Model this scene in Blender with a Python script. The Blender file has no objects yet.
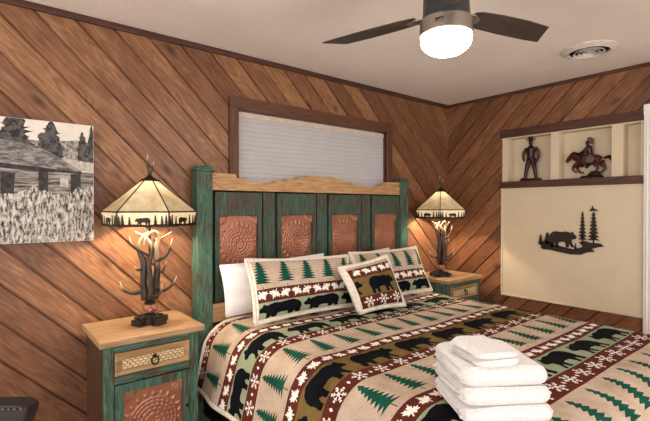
import bpy, bmesh, math, random
import numpy as np
from mathutils import Vector, Matrix, noise
from mathutils.geometry import delaunay_2d_cdt
random.seed(7)
C = bpy.context.scene.collection
PI = math.pi

# ------------------------------------------------------------------ helpers
def lin(h):
    h = h.lstrip('#')
    v = [int(h[i:i+2], 16)/255 for i in (0, 2, 4)]
    return tuple(((c/12.92) if c <= .04045 else ((c+.055)/1.055)**2.4) for c in v)+(1,)

def tag(o, label, cat, group=None):
    o['label'] = label; o['category'] = cat
    if group: o['group'] = group
    return o

def thing(name, loc, label, cat, group=None):
    o = bpy.data.objects.new(name, None); C.objects.link(o)
    o.location = loc; o.empty_display_size = .05
    return tag(o, label, cat, group)

def root_of(o):
    while o.parent: o = o.parent
    return o

def obj(name, bm, mats, parent=None, smooth=False, loc=None, bevel=0, seg=2, recalc=True, angle=35):
    """link a bmesh (world coordinates) as one mesh object"""
    if recalc: bmesh.ops.recalc_face_normals(bm, faces=bm.faces)
    off = Vector((0, 0, 0))
    if parent is not None: off = root_of(parent).location.copy()
    elif loc is not None: off = Vector(loc)
    if off.length: bmesh.ops.translate(bm, verts=bm.verts, vec=-off)
    me = bpy.data.meshes.new(name); bm.to_mesh(me); bm.free()
    if not isinstance(mats, (list, tuple)): mats = [mats]
    for m in mats: me.materials.append(m)
    if smooth:
        me.polygons.foreach_set('use_smooth', [True]*len(me.polygons))
        if smooth != 'all': me.set_sharp_from_angle(angle=math.radians(angle))
    o = bpy.data.objects.new(name, me); C.objects.link(o)
    if parent is not None: o.parent = parent
    elif loc is not None: o.location = loc
    if bevel:
        b = o.modifiers.new('bevel', 'BEVEL'); b.width = bevel; b.segments = seg
        b.limit_method = 'ANGLE'; b.angle_limit = math.radians(40)
    return o

def structure(o):
    o['kind'] = 'structure'; return o

def box(bm, x0, x1, y0, y1, z0, z1, mi=0):
    vs = [bm.verts.new(p) for p in ((x0,y0,z0),(x1,y0,z0),(x1,y1,z0),(x0,y1,z0),(x0,y0,z1),(x1,y0,z1),(x1,y1,z1),(x0,y1,z1))]
    for f in ((0,3,2,1),(4,5,6,7),(0,1,5,4),(1,2,6,5),(2,3,7,6),(3,0,4,7)):
        bm.faces.new([vs[i] for i in f]).material_index = mi
    return vs

def bxo(name, dims, mat, parent=None, bevel=.004, **k):
    bm = bmesh.new(); box(bm, *dims); return obj(name, bm, mat, parent, bevel=bevel, **k)

def prism(bm, pts, f0, f1, mi=0):
    """extrude 2D polygon between two maps"""
    a = [bm.verts.new(f0(p)) for p in pts]; b = [bm.verts.new(f1(p)) for p in pts]
    n = len(pts)
    bm.faces.new(a).material_index = mi; bm.faces.new(b[::-1]).material_index = mi
    for i in range(n):
        bm.faces.new((a[i], b[i], b[(i+1) % n], a[(i+1) % n])).material_index = mi

def tube(bm, path, rad, n=10, closed=False, mi=0, flat=None):
    path = [Vector(p) for p in path]; m = len(path)
    if not isinstance(rad, (list, tuple)): rad = [rad]*m
    rings = []; nrm = None
    for i in range(m):
        if closed: t = path[(i+1) % m]-path[i-1]
        else: t = path[min(i+1, m-1)]-path[max(i-1, 0)]
        t.normalize()
        if nrm is None:
            nrm = t.orthogonal().normalized() if flat is None else (Vector(flat)-t*t.dot(Vector(flat))).normalized()
        nrm = (nrm-t*nrm.dot(t))
        nrm = nrm.normalized() if nrm.length > 1e-6 else t.orthogonal().normalized()
        bn = t.cross(nrm)
        rings.append([bm.verts.new(path[i]+(nrm*math.cos(2*PI*k/n)+bn*math.sin(2*PI*k/n))*rad[i]) for k in range(n)])
    for i in range(m if closed else m-1):
        a, b = rings[i], rings[(i+1) % m]
        for k in range(n):
            bm.faces.new((a[k], a[(k+1) % n], b[(k+1) % n], b[k])).material_index = mi
    if not closed:
        bm.faces.new(rings[0][::-1]).material_index = mi; bm.faces.new(rings[-1]).material_index = mi

def smooth_path(pts, n=6):
    """Catmull-Rom through (x,y,z[,r]) tuples"""
    P = [np.array(p, float) for p in pts]; out = []
    P = [2*P[0]-P[1]]+P+[2*P[-1]-P[-2]]
    for i in range(1, len(P)-2):
        for k in range(n):
            t = k/n
            out.append(.5*((2*P[i])+(P[i+1]-P[i-1])*t+(2*P[i-1]-5*P[i]+4*P[i+1]-P[i+2])*t*t+(3*P[i]-P[i-1]-3*P[i+1]+P[i+2])*t**3))
    out.append(P[-2]); return out

def stube(bm, pts, n=10, k=6, mi=0):
    q = smooth_path(pts, k)
    tube(bm, [p[:3] for p in q], [max(.0008, float(p[3])) for p in q], n, mi=mi)

def lathe(bm, prof, cx, cy, n=32, mi=0):
    rings = []
    for r, z in prof:
        rings.append([bm.verts.new((cx+r*math.cos(2*PI*k/n), cy+r*math.sin(2*PI*k/n), z)) for k in range(n)] if r > 1e-5 else [bm.verts.new((cx, cy, z))])
    for a, b in zip(rings, rings[1:]):
        for k in range(n):
            k2 = (k+1) % n
            if len(a) == 1 and len(b) == 1: continue
            if len(a) == 1: f = (a[0], b[k], b[k2])
            elif len(b) == 1: f = (a[k], a[k2], b[0])
            else: f = (a[k], a[k2], b[k2], b[k])
            bm.faces.new(f).material_index = mi

def copy_tree(o, parent=None):
    c = o.copy(); C.objects.link(c); c.parent = parent
    for ch in list(o.children): copy_tree(ch, c)
    return c

# ------------------------------------------------------------------ materials
def mat(name):
    m = bpy.data.materials.new(name); m.use_nodes = True
    nt = m.node_tree; b = nt.nodes['Principled BSDF']
    return m, nt, b
def N(nt, typ, **k):
    n = nt.nodes.new(typ)
    for a, v in k.items(): setattr(n, a, v)
    return n
def L(nt, a, b): nt.links.new(a, b)
def math_(nt, op, a, b=None):
    n = N(nt, 'ShaderNodeMath', operation=op)
    for i, v in enumerate((a, b)):
        if v is None: continue
        if isinstance(v, (int, float)): n.inputs[i].default_value = v
        else: L(nt, v, n.inputs[i])
    return n.outputs[0]
def ramp(nt, fac, stops):
    r = N(nt, 'ShaderNodeValToRGB'); e = r.color_ramp.elements
    while len(e) < len(stops): e.new(.5)
    for i, (p, c) in enumerate(stops):
        e[i].position = p; e[i].color = c if len(c) == 4 else tuple(c)+(1,)
    L(nt, fac, r.inputs[0]); return r.outputs[0]
def mixc(nt, fac, a, b, typ='MIX'):
    n = N(nt, 'ShaderNodeMixRGB', blend_type=typ)
    for i, v in enumerate((fac, a, b)):
        if isinstance(v, (int, float, tuple)): n.inputs[i].default_value = v
        else: L(nt, v, n.inputs[i])
    return n.outputs[0]
def bump(nt, b, h, strength=.3, dist=.01):
    n = N(nt, 'ShaderNodeBump'); n.inputs['Strength'].default_value = strength; n.inputs['Distance'].default_value = dist
    L(nt, h, n.inputs['Height']); L(nt, n.outputs[0], b.inputs['Normal'])
def coords(nt, scale=(1, 1, 1), rot=(0, 0, 0)):
    tc = N(nt, 'ShaderNodeTexCoord'); mp = N(nt, 'ShaderNodeMapping')
    mp.inputs['Scale'].default_value = scale; mp.inputs['Rotation'].default_value = rot
    L(nt, tc.outputs['Object'], mp.inputs[0]); return mp.outputs[0]
def noise_(nt, vec, scale, detail=4, rough=.55, dist=0):
    n = N(nt, 'ShaderNodeTexNoise'); n.inputs['Scale'].default_value = scale; n.inputs['Detail'].default_value = detail
    n.inputs['Roughness'].default_value = rough; n.inputs['Distortion'].default_value = dist
    if vec is not None: L(nt, vec, n.inputs['Vector'])
    return n.outputs['Fac']

def plain(name, col, rough=.6, metal=0, var=.12, scale=30, bmp=.1, bd=.003, sheen=0):
    m, nt, b = mat(name); c = lin(col) if isinstance(col, str) else col
    v = coords(nt); n = noise_(nt, v, scale)
    d = tuple(x*(1-var) for x in c[:3])+(1,); u = tuple(min(1, x*(1+var)) for x in c[:3])+(1,)
    L(nt, ramp(nt, n, [(.3, d), (.7, u)]), b.inputs['Base Color'])
    b.inputs['Roughness'].default_value = rough; b.inputs['Metallic'].default_value = metal
    if sheen: b.inputs['Sheen Weight'].default_value = sheen
    if bmp: bump(nt, b, noise_(nt, v, scale*6, 3), bmp, bd)
    return m

def planks(name, axis, c0, w, cols):
    """diagonal boards: index from (axis+z), grain along the board"""
    m, nt, b = mat(name)
    tc = N(nt, 'ShaderNodeTexCoord'); sp = N(nt, 'ShaderNodeSeparateXYZ'); L(nt, tc.outputs['Object'], sp.inputs[0])
    a, z = sp.outputs[axis], sp.outputs['Z']
    c = math_(nt, 'ADD', a, z); d = math_(nt, 'SUBTRACT', a, z)
    q = math_(nt, 'DIVIDE', math_(nt, 'SUBTRACT', c, c0), w)
    idx = math_(nt, 'FLOOR', q)
    wn = N(nt, 'ShaderNodeTexWhiteNoise', noise_dimensions='1D'); L(nt, idx, wn.inputs['W'])
    cmb = N(nt, 'ShaderNodeCombineXYZ')
    L(nt, math_(nt, 'MULTIPLY', c, 1.0), cmb.inputs[0]); L(nt, math_(nt, 'MULTIPLY', d, .09), cmb.inputs[1]); L(nt, math_(nt, 'MULTIPLY', idx, 7.31), cmb.inputs[2])
    g1 = noise_(nt, cmb.outputs[0], 55, 5, .65, .3)
    cmb2 = N(nt, 'ShaderNodeCombineXYZ')
    L(nt, c, cmb2.inputs[0]); L(nt, math_(nt, 'MULTIPLY', d, .16), cmb2.inputs[1]); L(nt, math_(nt, 'MULTIPLY', idx, 3.7), cmb2.inputs[2])
    wv = N(nt, 'ShaderNodeTexNoise'); wv.inputs['Scale'].default_value = 7; wv.inputs['Detail'].default_value = 1.5
    L(nt, cmb2.outputs[0], wv.inputs['Vector'])
    rings = math_(nt, 'FRACT', math_(nt, 'MULTIPLY', wv.outputs['Fac'], 16))
    rings = math_(nt, 'ABSOLUTE', math_(nt, 'SUBTRACT', rings, .5))
    cmb3 = N(nt, 'ShaderNodeCombineXYZ')
    L(nt, c, cmb3.inputs[0]); L(nt, math_(nt, 'MULTIPLY', d, .45), cmb3.inputs[1]); L(nt, math_(nt, 'MULTIPLY', idx, 1.9), cmb3.inputs[2])
    vo = N(nt, 'ShaderNodeTexVoronoi'); vo.inputs['Scale'].default_value = 4.2; L(nt, cmb3.outputs[0], vo.inputs['Vector'])
    knot = ramp(nt, vo.outputs['Distance'], [(.04, (1, 1, 1, 1)), (.15, (0, 0, 0, 1))])
    blotch = noise_(nt, cmb3.outputs[0], 5.5, 4, .6, .6)
    f = math_(nt, 'ADD', math_(nt, 'MULTIPLY', g1, .68), math_(nt, 'MULTIPLY', rings, .24))
    f = math_(nt, 'ADD', f, math_(nt, 'MULTIPLY', wn.outputs['Value'], .24))
    f = math_(nt, 'ADD', f, math_(nt, 'MULTIPLY', blotch, .34)); f = math_(nt, 'SUBTRACT', f, .295)
    col = ramp(nt, f, [(.08, lin(cols[0])), (.42, lin(cols[1])), (.62, lin(cols[2])), (.9, lin(cols[3]))])
    col = mixc(nt, math_(nt, 'MULTIPLY', knot, .75), col, lin('#2c160b'))
    L(nt, col, b.inputs['Base Color']); b.inputs['Roughness'].default_value = .42
    b.inputs['Specular IOR Level'].default_value = .35
    bump(nt, b, g1, .12, .004)
    return m

def wood(name, cols, axis=0, scale=1.0, rough=.55, bmp=.15, stretch=.08):
    m, nt, b = mat(name)
    s = [scale]*3; s[axis] *= stretch
    v = coords(nt, tuple(s))
    g = noise_(nt, v, 45, 5, .65, .4); w = noise_(nt, v, 9, 2, .5, .8)
    r = math_(nt, 'ABSOLUTE', math_(nt, 'SUBTRACT', math_(nt, 'FRACT', math_(nt, 'MULTIPLY', w, 9)), .5))
    f = math_(nt, 'ADD', math_(nt, 'MULTIPLY', g, .7), math_(nt, 'MULTIPLY', r, .5))
    L(nt, ramp(nt, f, [(.2, lin(cols[0])), (.5, lin(cols[1])), (.8, lin(cols[2]))]), b.inputs['Base Color'])
    b.inputs['Roughness'].default_value = rough; bump(nt, b, g, bmp, .004)
    return m

def teal(name, axis, amt=.56, pc=('#234538', '#386453', '#6a9784')):
    """worn teal paint with brown wood showing along the grain"""
    m, nt, b = mat(name)
    s = [1, 1, 1]; s[axis] = .1
    v = coords(nt, tuple(s))
    n1 = noise_(nt, v, 75, 6, .75, .3); n2 = noise_(nt, v, 130, 4, .65)
    patch = noise_(nt, coords(nt), 6, 3, .6)
    w = math_(nt, 'ADD', math_(nt, 'MULTIPLY', n1, .78), math_(nt, 'MULTIPLY', patch, .27))
    mask = ramp(nt, w, [(amt-.04, (0, 0, 0, 1)), (amt+.07, (1, 1, 1, 1))])
    paint = ramp(nt, n2, [(.25, lin(pc[0])), (.5, lin(pc[1])), (.8, lin(pc[2]))])
    brown = ramp(nt, n2, [(.3, lin('#2a1a12')), (.7, lin('#5a4232'))])
    L(nt, mixc(nt, mask, paint, brown), b.inputs['Base Color'])
    b.inputs['Roughness'].default_value = .6
    h = math_(nt, 'SUBTRACT', n2, mask); bump(nt, b, h, .25, .003)
    return m

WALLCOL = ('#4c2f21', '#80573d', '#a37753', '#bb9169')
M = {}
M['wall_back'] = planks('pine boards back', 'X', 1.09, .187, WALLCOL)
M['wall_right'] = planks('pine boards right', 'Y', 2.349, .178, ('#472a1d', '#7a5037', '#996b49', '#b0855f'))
M['dark_trim'] = wood('dark stained trim', ('#2a150d', '#47261a', '#5f3524'), 0)
M['dark_trim_y'] = wood('dark stained trim along', ('#2a140c', '#4a281a', '#633826'), 1)
M['casing'] = wood('window casing', ('#3a2014', '#5b3521', '#75482c'), 0)
M['casing_v'] = wood('window casing upright', ('#3a2014', '#5b3521', '#75482c'), 2)
M['cream'] = plain('cream paint', '#d3c2a6', .6, 0, .03, 6, .08)
M['white_paint'] = plain('white paint', '#e9e6e2', .45, 0, .02, 8, .03)
M['honey'] = wood('honey wood rail', ('#8c6540', '#bf9568', '#dab68a'), 0, 2.2)
M['hon_top'] = wood('weathered table top', ('#806344', '#a68561', '#bf9f78'), 0, 1.1)
M['honey_d'] = wood('honey drawer', ('#7d603e', '#a28159', '#bd9c72'), 0, 1.4)
M['brown_v'] = wood('dark brown side board', ('#2c1a10', '#4b2f1e', '#644128'), 2, 1.2)
M['teal_v'] = teal('worn teal upright', 2, .53)
M['teal_h'] = teal('worn teal rail', 0, .535)
M['teal_y'] = teal('worn teal side', 2, .56, ('#26443a', '#3f6a59', '#6b917f'))
M['teal_dark'] = teal('worn teal panel', 2, .515, ('#1e3b31', '#305445', '#4e7868'))
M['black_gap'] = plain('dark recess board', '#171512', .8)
M['copper'] = plain('hammered copper', '#a46e57', .36, .55, .16, 14, .12, .002)
M['iron'] = plain('black iron', '#1c1917', .45, .6, .2, 40)
M['black_wood'] = plain('black base', '#1e1815', .4, 0, .25, 20)
M['box_black'] = plain('black ticking', '#131316', .8)
M['white_cloth'] = plain('white cotton', '#f4f2f2', .8, 0, .015, 14, .12, .003, .2)

def terry():
    m, nt, b = mat('white terry'); v = coords(nt)
    L(nt, ramp(nt, noise_(nt, v, 90, 3), [(.3, lin('#dad6d5')), (.7, lin('#eae8e8'))]), b.inputs['Base Color'])
    b.inputs['Roughness'].default_value = .95; b.inputs['Sheen Weight'].default_value = .3
    bump(nt, b, noise_(nt, v, 420, 3, .7), .5, .003); return m
M['terry'] = terry()

def fabric(name, c1, c2, sc=9, bs=.25):
    m, nt, b = mat(name); v = coords(nt)
    n = noise_(nt, v, sc, 4, .6)
    f = noise_(nt, v, 260, 2, .6)
    c = ramp(nt, n, [(.32, lin(c1)), (.68, lin(c2))])
    c = mixc(nt, .14, c, ramp(nt, f, [(.35, (0, 0, 0, 1)), (.65, (1, 1, 1, 1))]), 'OVERLAY')
    L(nt, c, b.inputs['Base Color'])
    b.inputs['Roughness'].default_value = .95; b.inputs['Specular IOR Level'].default_value = .08
    bump(nt, b, f, bs, .002); return m
F_TAN = fabric('tan fleece', '#b49d89', '#cfbca9')
F_RED = fabric('maroon fleece', '#4f241d', '#622f27')
F_SAGE = fabric('sage fleece', '#8a957a', '#9ea88c')
F_OLIVE = fabric('olive fleece', '#635230', '#7d693d')
F_BLACK = fabric('black bear applique', '#0a0b10', '#14151b')
F_GREEN = fabric('pine green applique', '#124236', '#1f5a49')
F_WHITE = fabric('ivory applique', '#ebe3d8', '#faf5ee')
F_SHERPA = fabric('ivory sherpa', '#d8cbbb', '#efe6da', 60, .9)
F_STEM = fabric('dark stem', '#3a3a2c', '#46442f')
FAB = [F_TAN, F_RED, F_SAGE, F_OLIVE, F_BLACK, F_GREEN, F_WHITE, F_SHERPA, F_STEM]
TAN, RED, SAGE, OLIVE, BLACK, GREEN, WHITE, SHERPA, STEM = range(9)

# ------------------------------------------------------------------ motifs (unit outlines)
BEAR = [(0,.33),(.03,.41),(.09,.46),(.11,.53),(.155,.545),(.19,.49),(.27,.53),(.38,.565),(.5,.54),(.65,.57),(.8,.585),(.92,.52),
        (.985,.42),(1,.3),(.97,.18),(.985,.05),(.96,0),(.85,0),(.865,.06),(.83,.16),(.78,.11),(.77,0),(.66,0),(.675,.07),(.66,.19),
        (.5,.205),(.43,.18),(.41,.08),(.42,0),(.31,0),(.30,.07),(.29,.15),(.235,.07),(.21,0),(.11,0),(.13,.05),(.18,.14),(.18,.25),(.12,.28),(.05,.28)]
def pine(n=8, w=.3):
    r = []
    for i in range(n):
        y = .93-.72*(i/(n-1)); k = .07+(w-.07)*((i+.4)/n)**.85
        r += [(k*.33, y+.028), (k, y-.045)]
    r += [(.05, .17)]
    return [(0, 1.0)]+r+[(-x, y) for x, y in r[::-1]]
PINE = pine()
STEMP = [(.012, .19), (.012, 0), (-.012, 0), (-.012, .19)]
_lf = [(.13,.66),(.25,.74),(.21,.44),(.42,.62),(.46,.5),(.74,.56),(.6,.38),(.78,.3),(.36,.12),(.42,-.02),(.07,.1),(.05,-.2)]
LEAF = [(0, 1)]+_lf+[(-x, y) for x, y in _lf[::-1]]
def flake():
    w = .055; pts = []
    arm = [(.16, w), (.42, w), (.62, .26), (.70, .19), (.60, w), (.72, w), (.9, .2), (.98, .12), (.9, w), (1.0, w)]
    for k in range(6):
        a = k*PI/3; ca, sa = math.cos(a), math.sin(a)
        for r, l in [(r, -l) for r, l in arm]+arm[::-1]:
            pts.append((r*ca-l*sa, r*sa+l*ca))
    return pts
FLAKE = flake()
DIAMOND = [(0, 1), (.7, 0), (0, -1), (-.7, 0)]
def place(poly, cx, cy, sx, sy, rot=0, mirror=False, ox=0, oy=0):
    out = []
    c, s = math.cos(rot), math.sin(rot)
    for x, y in poly:
        x = (x-ox)*sx*(-1 if mirror else 1); y = (y-oy)*sy
        out.append((cx+x*c-y*s, cy+x*s+y*c))
    return out

def clip_rect(poly, x0, y0, x1, y1):
    def clip(p, inside, cut):
        o = []
        for i in range(len(p)):
            a, b = p[i-1], p[i]
            if inside(b):
                if not inside(a): o.append(cut(a, b))
                o.append(b)
            elif inside(a): o.append(cut(a, b))
        return o
    def cx_(X): return lambda a, b: (X, a[1]+(b[1]-a[1])*(X-a[0])/(b[0]-a[0]))
    def cy_(Y): return lambda a, b: (a[0]+(b[0]-a[0])*(Y-a[1])/(b[1]-a[1]), Y)
    for ins, cu in ((lambda p: p[0] >= x0, cx_(x0)), (lambda p: p[0] <= x1, cx_(x1)), (lambda p: p[1] >= y0, cy_(y0)), (lambda p: p[1] <= y1, cy_(y1))):
        if len(poly) < 3: return []
        poly = clip(poly, ins, cu)
    return poly

def inside(p, poly):
    r = False; x, y = p
    for i in range(len(poly)):
        (x1, y1), (x2, y2) = poly[i-1], poly[i]
        if (y1 > y) != (y2 > y) and x < (x2-x1)*(y-y1)/(y2-y1)+x1: r = not r
    return r

def pattern(w, h, nx, ny, bands, motifs, S, keep=None, inset=None):
    """flat design (s,t) triangulated exactly, then laid on surface S(s,t). bands: (t0,t1,material)"""
    V, E, cell = [], [], {}
    for j in range(ny+1):
        for i in range(nx+1): V.append((w*i/nx, h*j/ny))
    ix = lambda i, j: j*(nx+1)+i
    for i in range(nx): E += [(ix(i, 0), ix(i+1, 0)), (ix(i, ny), ix(i+1, ny))]
    for j in range(ny): E += [(ix(0, j), ix(0, j+1)), (ix(nx, j), ix(nx, j+1))]
    xi0, xi1 = (inset, w-inset) if inset else (0, w)
    ts = sorted({round(t, 5) for b in bands for t in b[:2] if 1e-4 < t < h-1e-4})
    for t in ts:
        s = len(V)
        for i in range(nx+1): V.append((w*i/nx, t))
        E += [(s+i, s+i+1) for i in range(nx)]
    if inset:
        for x in (xi0, xi1):
            s = len(V)
            for j in range(ny+1): V.append((x, h*j/ny))
            E += [(s+j, s+j+1) for j in range(ny)]
    for poly, m in motifs:
        poly = clip_rect(poly, xi0+.004, (inset or 0)+.004, xi1-.004, h-(inset or 0)-.004)
        # drop repeats
        q = []
        for p in poly:
            if not q or (abs(p[0]-q[-1][0])+abs(p[1]-q[-1][1])) > 1e-4: q.append(p)
        if len(q) < 3: continue
        s = len(V); V += q; E += [(s+i, s+(i+1) % len(q)) for i in range(len(q))]
        bx_ = (min(p[0] for p in q), max(p[0] for p in q), min(p[1] for p in q), max(p[1] for p in q))
        for gi in range(int(bx_[0]/.1), int(bx_[1]/.1)+1):
            for gj in range(int(bx_[2]/.1), int(bx_[3]/.1)+1): cell.setdefault((gi, gj), []).append((bx_, q, m))
    r = delaunay_2d_cdt([Vector(v) for v in V], E, [], 0, 1e-5, False)
    ov, of = r[0], r[2]
    bm = bmesh.new()
    vs = [bm.verts.new(S(v.x, v.y)) for v in ov]
    for f in of:
        cx = sum(ov[i].x for i in f)/3; cy = sum(ov[i].y for i in f)/3
        if keep and not keep(cx, cy): continue
        m = 0
        for t0, t1, bmx in bands:
            if t0 <= cy <= t1: m = bmx
        if inset and (cx < xi0 or cx > xi1 or cy < inset or cy > h-inset): m = SHERPA
        else:
            for bx_, q, mm in cell.get((int(cx/.1), int(cy/.1)), ()):
                if bx_[0] < cx < bx_[1] and bx_[2] < cy < bx_[3] and inside((cx, cy), q): m = mm
        try: bm.faces.new([vs[i] for i in f]).material_index = m
        except ValueError: pass
    loose = [v for v in bm.verts if not v.link_faces]
    bmesh.ops.delete(bm, geom=loose, context='VERTS')
    return bm

# ------------------------------------------------------------------ the room
XR, YB, ZC = 3.69, 2.60, 2.40
XL, YF = -1.7, -2.3
def board_wall(name, rect, holes, f, out, c0, w, m):
    """diagonal tongue-and-groove wall with real grooves. rect/holes (a0,a1,z0,z1)"""
    a0, a1, z0, z1 = rect
    As = sorted({a0, a1}|{h[0] for h in holes}|{h[1] for h in holes}); Zs = sorted({z0, z1}|{h[2] for h in holes}|{h[3] for h in holes})
    bm = bmesh.new(); vd = {}
    def v(a, z):
        if (a, z) not in vd: vd[(a, z)] = bm.verts.new((a, 0, z))
        return vd[(a, z)]
    for i in range(len(As)-1):
        for j in range(len(Zs)-1):
            ca, cz = (As[i]+As[i+1])/2, (Zs[j]+Zs[j+1])/2
            if any(h[0] < ca < h[1] and h[2] < cz < h[3] for h in holes): continue
            bm.faces.new((v(As[i], Zs[j]), v(As[i+1], Zs[j]), v(As[i+1], Zs[j+1]), v(As[i], Zs[j+1])))
    no = Vector((1, 0, 1)).normalized(); k0 = int((a0+z0-c0)/w)-2; k1 = int((a1+z1-c0)/w)+2
    g = .0105
    for k in range(k0, k1):
        for o in (-g, -g*.45, g*.45, g):
            c = c0+k*w+o
            bmesh.ops.bisect_plane(bm, geom=bm.verts[:]+bm.edges[:]+bm.faces[:], plane_co=Vector((c, 0, 0)), plane_no=no, dist=1e-6)
    for vv in bm.verts:
        c = (vv.co.x+vv.co.z-c0)/w; d = abs(c-round(c))*w
        dep = .013 if d < g*.6 else 0.0
        vv.co = Vector(f(vv.co.x, vv.co.z))+Vector(out)*dep
    return structure(obj(name, bm, m, recalc=False))
WX0, WX1, WZ0, WZ1 = 1.345, 2.785, 1.18, 2.035        # window opening
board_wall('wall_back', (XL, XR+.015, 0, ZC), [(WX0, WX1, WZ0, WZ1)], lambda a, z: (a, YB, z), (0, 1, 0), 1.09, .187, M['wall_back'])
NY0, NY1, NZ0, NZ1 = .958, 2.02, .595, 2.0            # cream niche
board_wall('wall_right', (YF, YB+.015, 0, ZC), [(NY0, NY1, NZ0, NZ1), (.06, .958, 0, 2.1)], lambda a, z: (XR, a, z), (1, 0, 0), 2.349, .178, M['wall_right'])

# unseen floor, pale colour chosen to bounce light up, and textured ceiling
bm = bmesh.new(); box(bm, XL, XR+.2, YF, YB+.2, -.05, 0)
structure(obj('floor', bm, plain('beige bounce floor', '#c9b79f', .95, 0, .12, 60, .4, .01)))
m, nt, b = mat('textured ceiling'); v = coords(nt)
L(nt, ramp(nt, noise_(nt, v, 2.2, 2), [(.3, lin('#e6dcd4')), (.7, lin('#eee5dd'))]), b.inputs['Base Color']); b.inputs['Roughness'].default_value = .85
h = math_(nt, 'ADD', noise_(nt, v, 45, 4, .6), math_(nt, 'MULTIPLY', noise_(nt, v, 140, 3), .4)); bump(nt, b, h, .55, .012)
bm = bmesh.new(); box(bm, XL, XR+.2, YF, YB+.2, ZC, ZC+.06); structure(obj('ceiling', bm, m))
# crown strips
bm = bmesh.new(); box(bm, XL, XR, YB-.016, YB+.01, ZC-.035, ZC); structure(obj('trim_1', bm, M['dark_trim'], bevel=.004))
bm = bmesh.new(); box(bm, XR-.016, XR+.01, YF, YB, ZC-.025, ZC); structure(obj('trim_2', bm, M['dark_trim_y'], bevel=.004))
bm = bmesh.new(); box(bm, XL, XR, YB-.014, YB+.01, 0, .09); structure(obj('baseboard_back', bm, M['dark_trim'], bevel=.004))
bm = bmesh.new(); box(bm, XR-.014, XR+.01, .96, YB, 0, .09); structure(obj('baseboard_right', bm, M['dark_trim_y'], bevel=.004))

# window: casing, jambs, glass; the pleated shade is a thing of its own
bm = bmesh.new()
box(bm, WX0, WX1, YB+.075, YB+.085, WZ0, WZ1)
m, nt, b = mat('window glass'); b.inputs['Transmission Weight'].default_value = 1; b.inputs['Roughness'].default_value = .02; b.inputs['IOR'].default_value = 1.45
win = structure(obj('window_1', bm, m))
cz = .075
bm = bmesh.new()
box(bm, WX0-.062, WX0+.004, YB-.022, YB+.012, WZ0-.07, WZ1); box(bm, WX1-.004, WX1+.062, YB-.022, YB+.012, WZ0-.07, WZ1)
c1 = obj('side_casing', bm, M['casing_v'], win, bevel=.004)
bm = bmesh.new(); box(bm, WX0-.062, WX1+.062, YB-.024, YB+.012, WZ1-.004, WZ1+cz); obj('head_casing', bm, M['casing'], win, bevel=.004)
bm = bmesh.new(); box(bm, WX0-.07, WX1+.07, YB-.03, YB+.012, WZ0-.075, WZ0+.004); obj('bottom_casing', bm, M['casing'], win, bevel=.004)
bm = bmesh.new()
box(bm, WX0-.015, WX0+.004, YB, YB+.1, WZ0, WZ1); box(bm, WX1-.004, WX1+.015, YB, YB+.1, WZ0, WZ1)
box(bm, WX0, WX1, YB, YB+.1, WZ1-.004, WZ1+.015); box(bm, WX0, WX1, YB, YB+.1, WZ0-.015, WZ0+.004)
obj('jamb', bm, M['casing_v'], win)
# pleated shade
sh = thing('window_shade', (2.065, YB+.045, WZ0), 'pale grey pleated shade closed over the window above the headboard', 'window shade')
bm = bmesh.new(); z = WZ1-.045; pts = []
while z > WZ0+.035:
    pts += [(YB+.028, z), (YB+.026, z-.012), (YB+.028, z-.025), (YB+.0315, z-.0285)]; z -= .032
prev = None
for y, zz in pts:
    cur = [bm.verts.new((WX0+.008, y, zz)), bm.verts.new((WX1-.008, y, zz))]
    if prev: bm.faces.new((prev[0], prev[1], cur[1], cur[0]))
    prev = cur
m, nt, b = mat('pleated shade cloth'); v = coords(nt)
L(nt, ramp(nt, noise_(nt, v, 6), [(.3, lin('#b2aeaf')), (.7, lin('#bab6b7'))]), b.inputs['Base Color']); b.inputs['Roughness'].default_value = .9
tr = N(nt, 'ShaderNodeBsdfTranslucent'); tr.inputs[0].default_value = lin('#c9c6c8'); mx = N(nt, 'ShaderNodeMixShader'); mx.inputs[0].default_value = .12
L(nt, b.outputs[0], mx.inputs[1]); L(nt, tr.outputs[0], mx.inputs[2]); L(nt, mx.outputs[0], nt.nodes['Material Output'].inputs[0])
obj('pleated_cloth', bm, m, sh, recalc=False)
bxo('headrail', (WX0+.006, WX1-.006, YB+.02, YB+.06, WZ1-.048, WZ1-.012), plain('headrail', '#cdb8a6', .5), sh)
bxo('bottom_rail', (WX0+.008, WX1-.008, YB+.025, YB+.05, WZ0+.008, WZ0+.032), plain('bottom rail', '#c4bfbc', .5), sh)

# cream niche in the right wall: flush panel below, three cubbies above
RD = .10
def slab(name, *d):
    b_ = bmesh.new(); box(b_, *d); structure(obj(name, b_, M['cream'], bevel=.002))
slab('wall_niche', XR-.001, XR+.02, NY0, NY1, NZ0, 1.58)
slab('wall_cubby', XR+RD, XR+RD+.02, NY0, NY1, 1.56, NZ1)
slab('trim_6', XR, XR+RD, NY0, NY0+.02, 1.601, NZ1-.012)
slab('trim_7', XR, XR+RD, NY0, NY1, 1.56, 1.6); slab('trim_8', XR, XR+RD, NY0, NY1, NZ1-.012, NZ1+.01)
for n_, y0, y1 in (('trim_9', 1.965, NY1), ('trim_10', 1.535, 1.60), ('trim_11', 1.085, 1.16)): slab(n_, XR-.002, XR+RD, y0, y1, 1.601, NZ1-.012)
bm = bmesh.new(); box(bm, XR-.012, XR+.001, NY0, NY1+.004, NZ0-.008, NZ0+.006); box(bm, XR-.010, XR+.001, NY1-.006, NY1+.008, NZ0, 1.55)
structure(obj('trim_5', bm, M['cream'], bevel=.002))
bm = bmesh.new(); box(bm, XR-.03, XR+.05, NY0-.0, NY1+.015, 1.548, 1.605); structure(obj('trim_3', bm, M['dark_trim_y'], bevel=.004))
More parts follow.
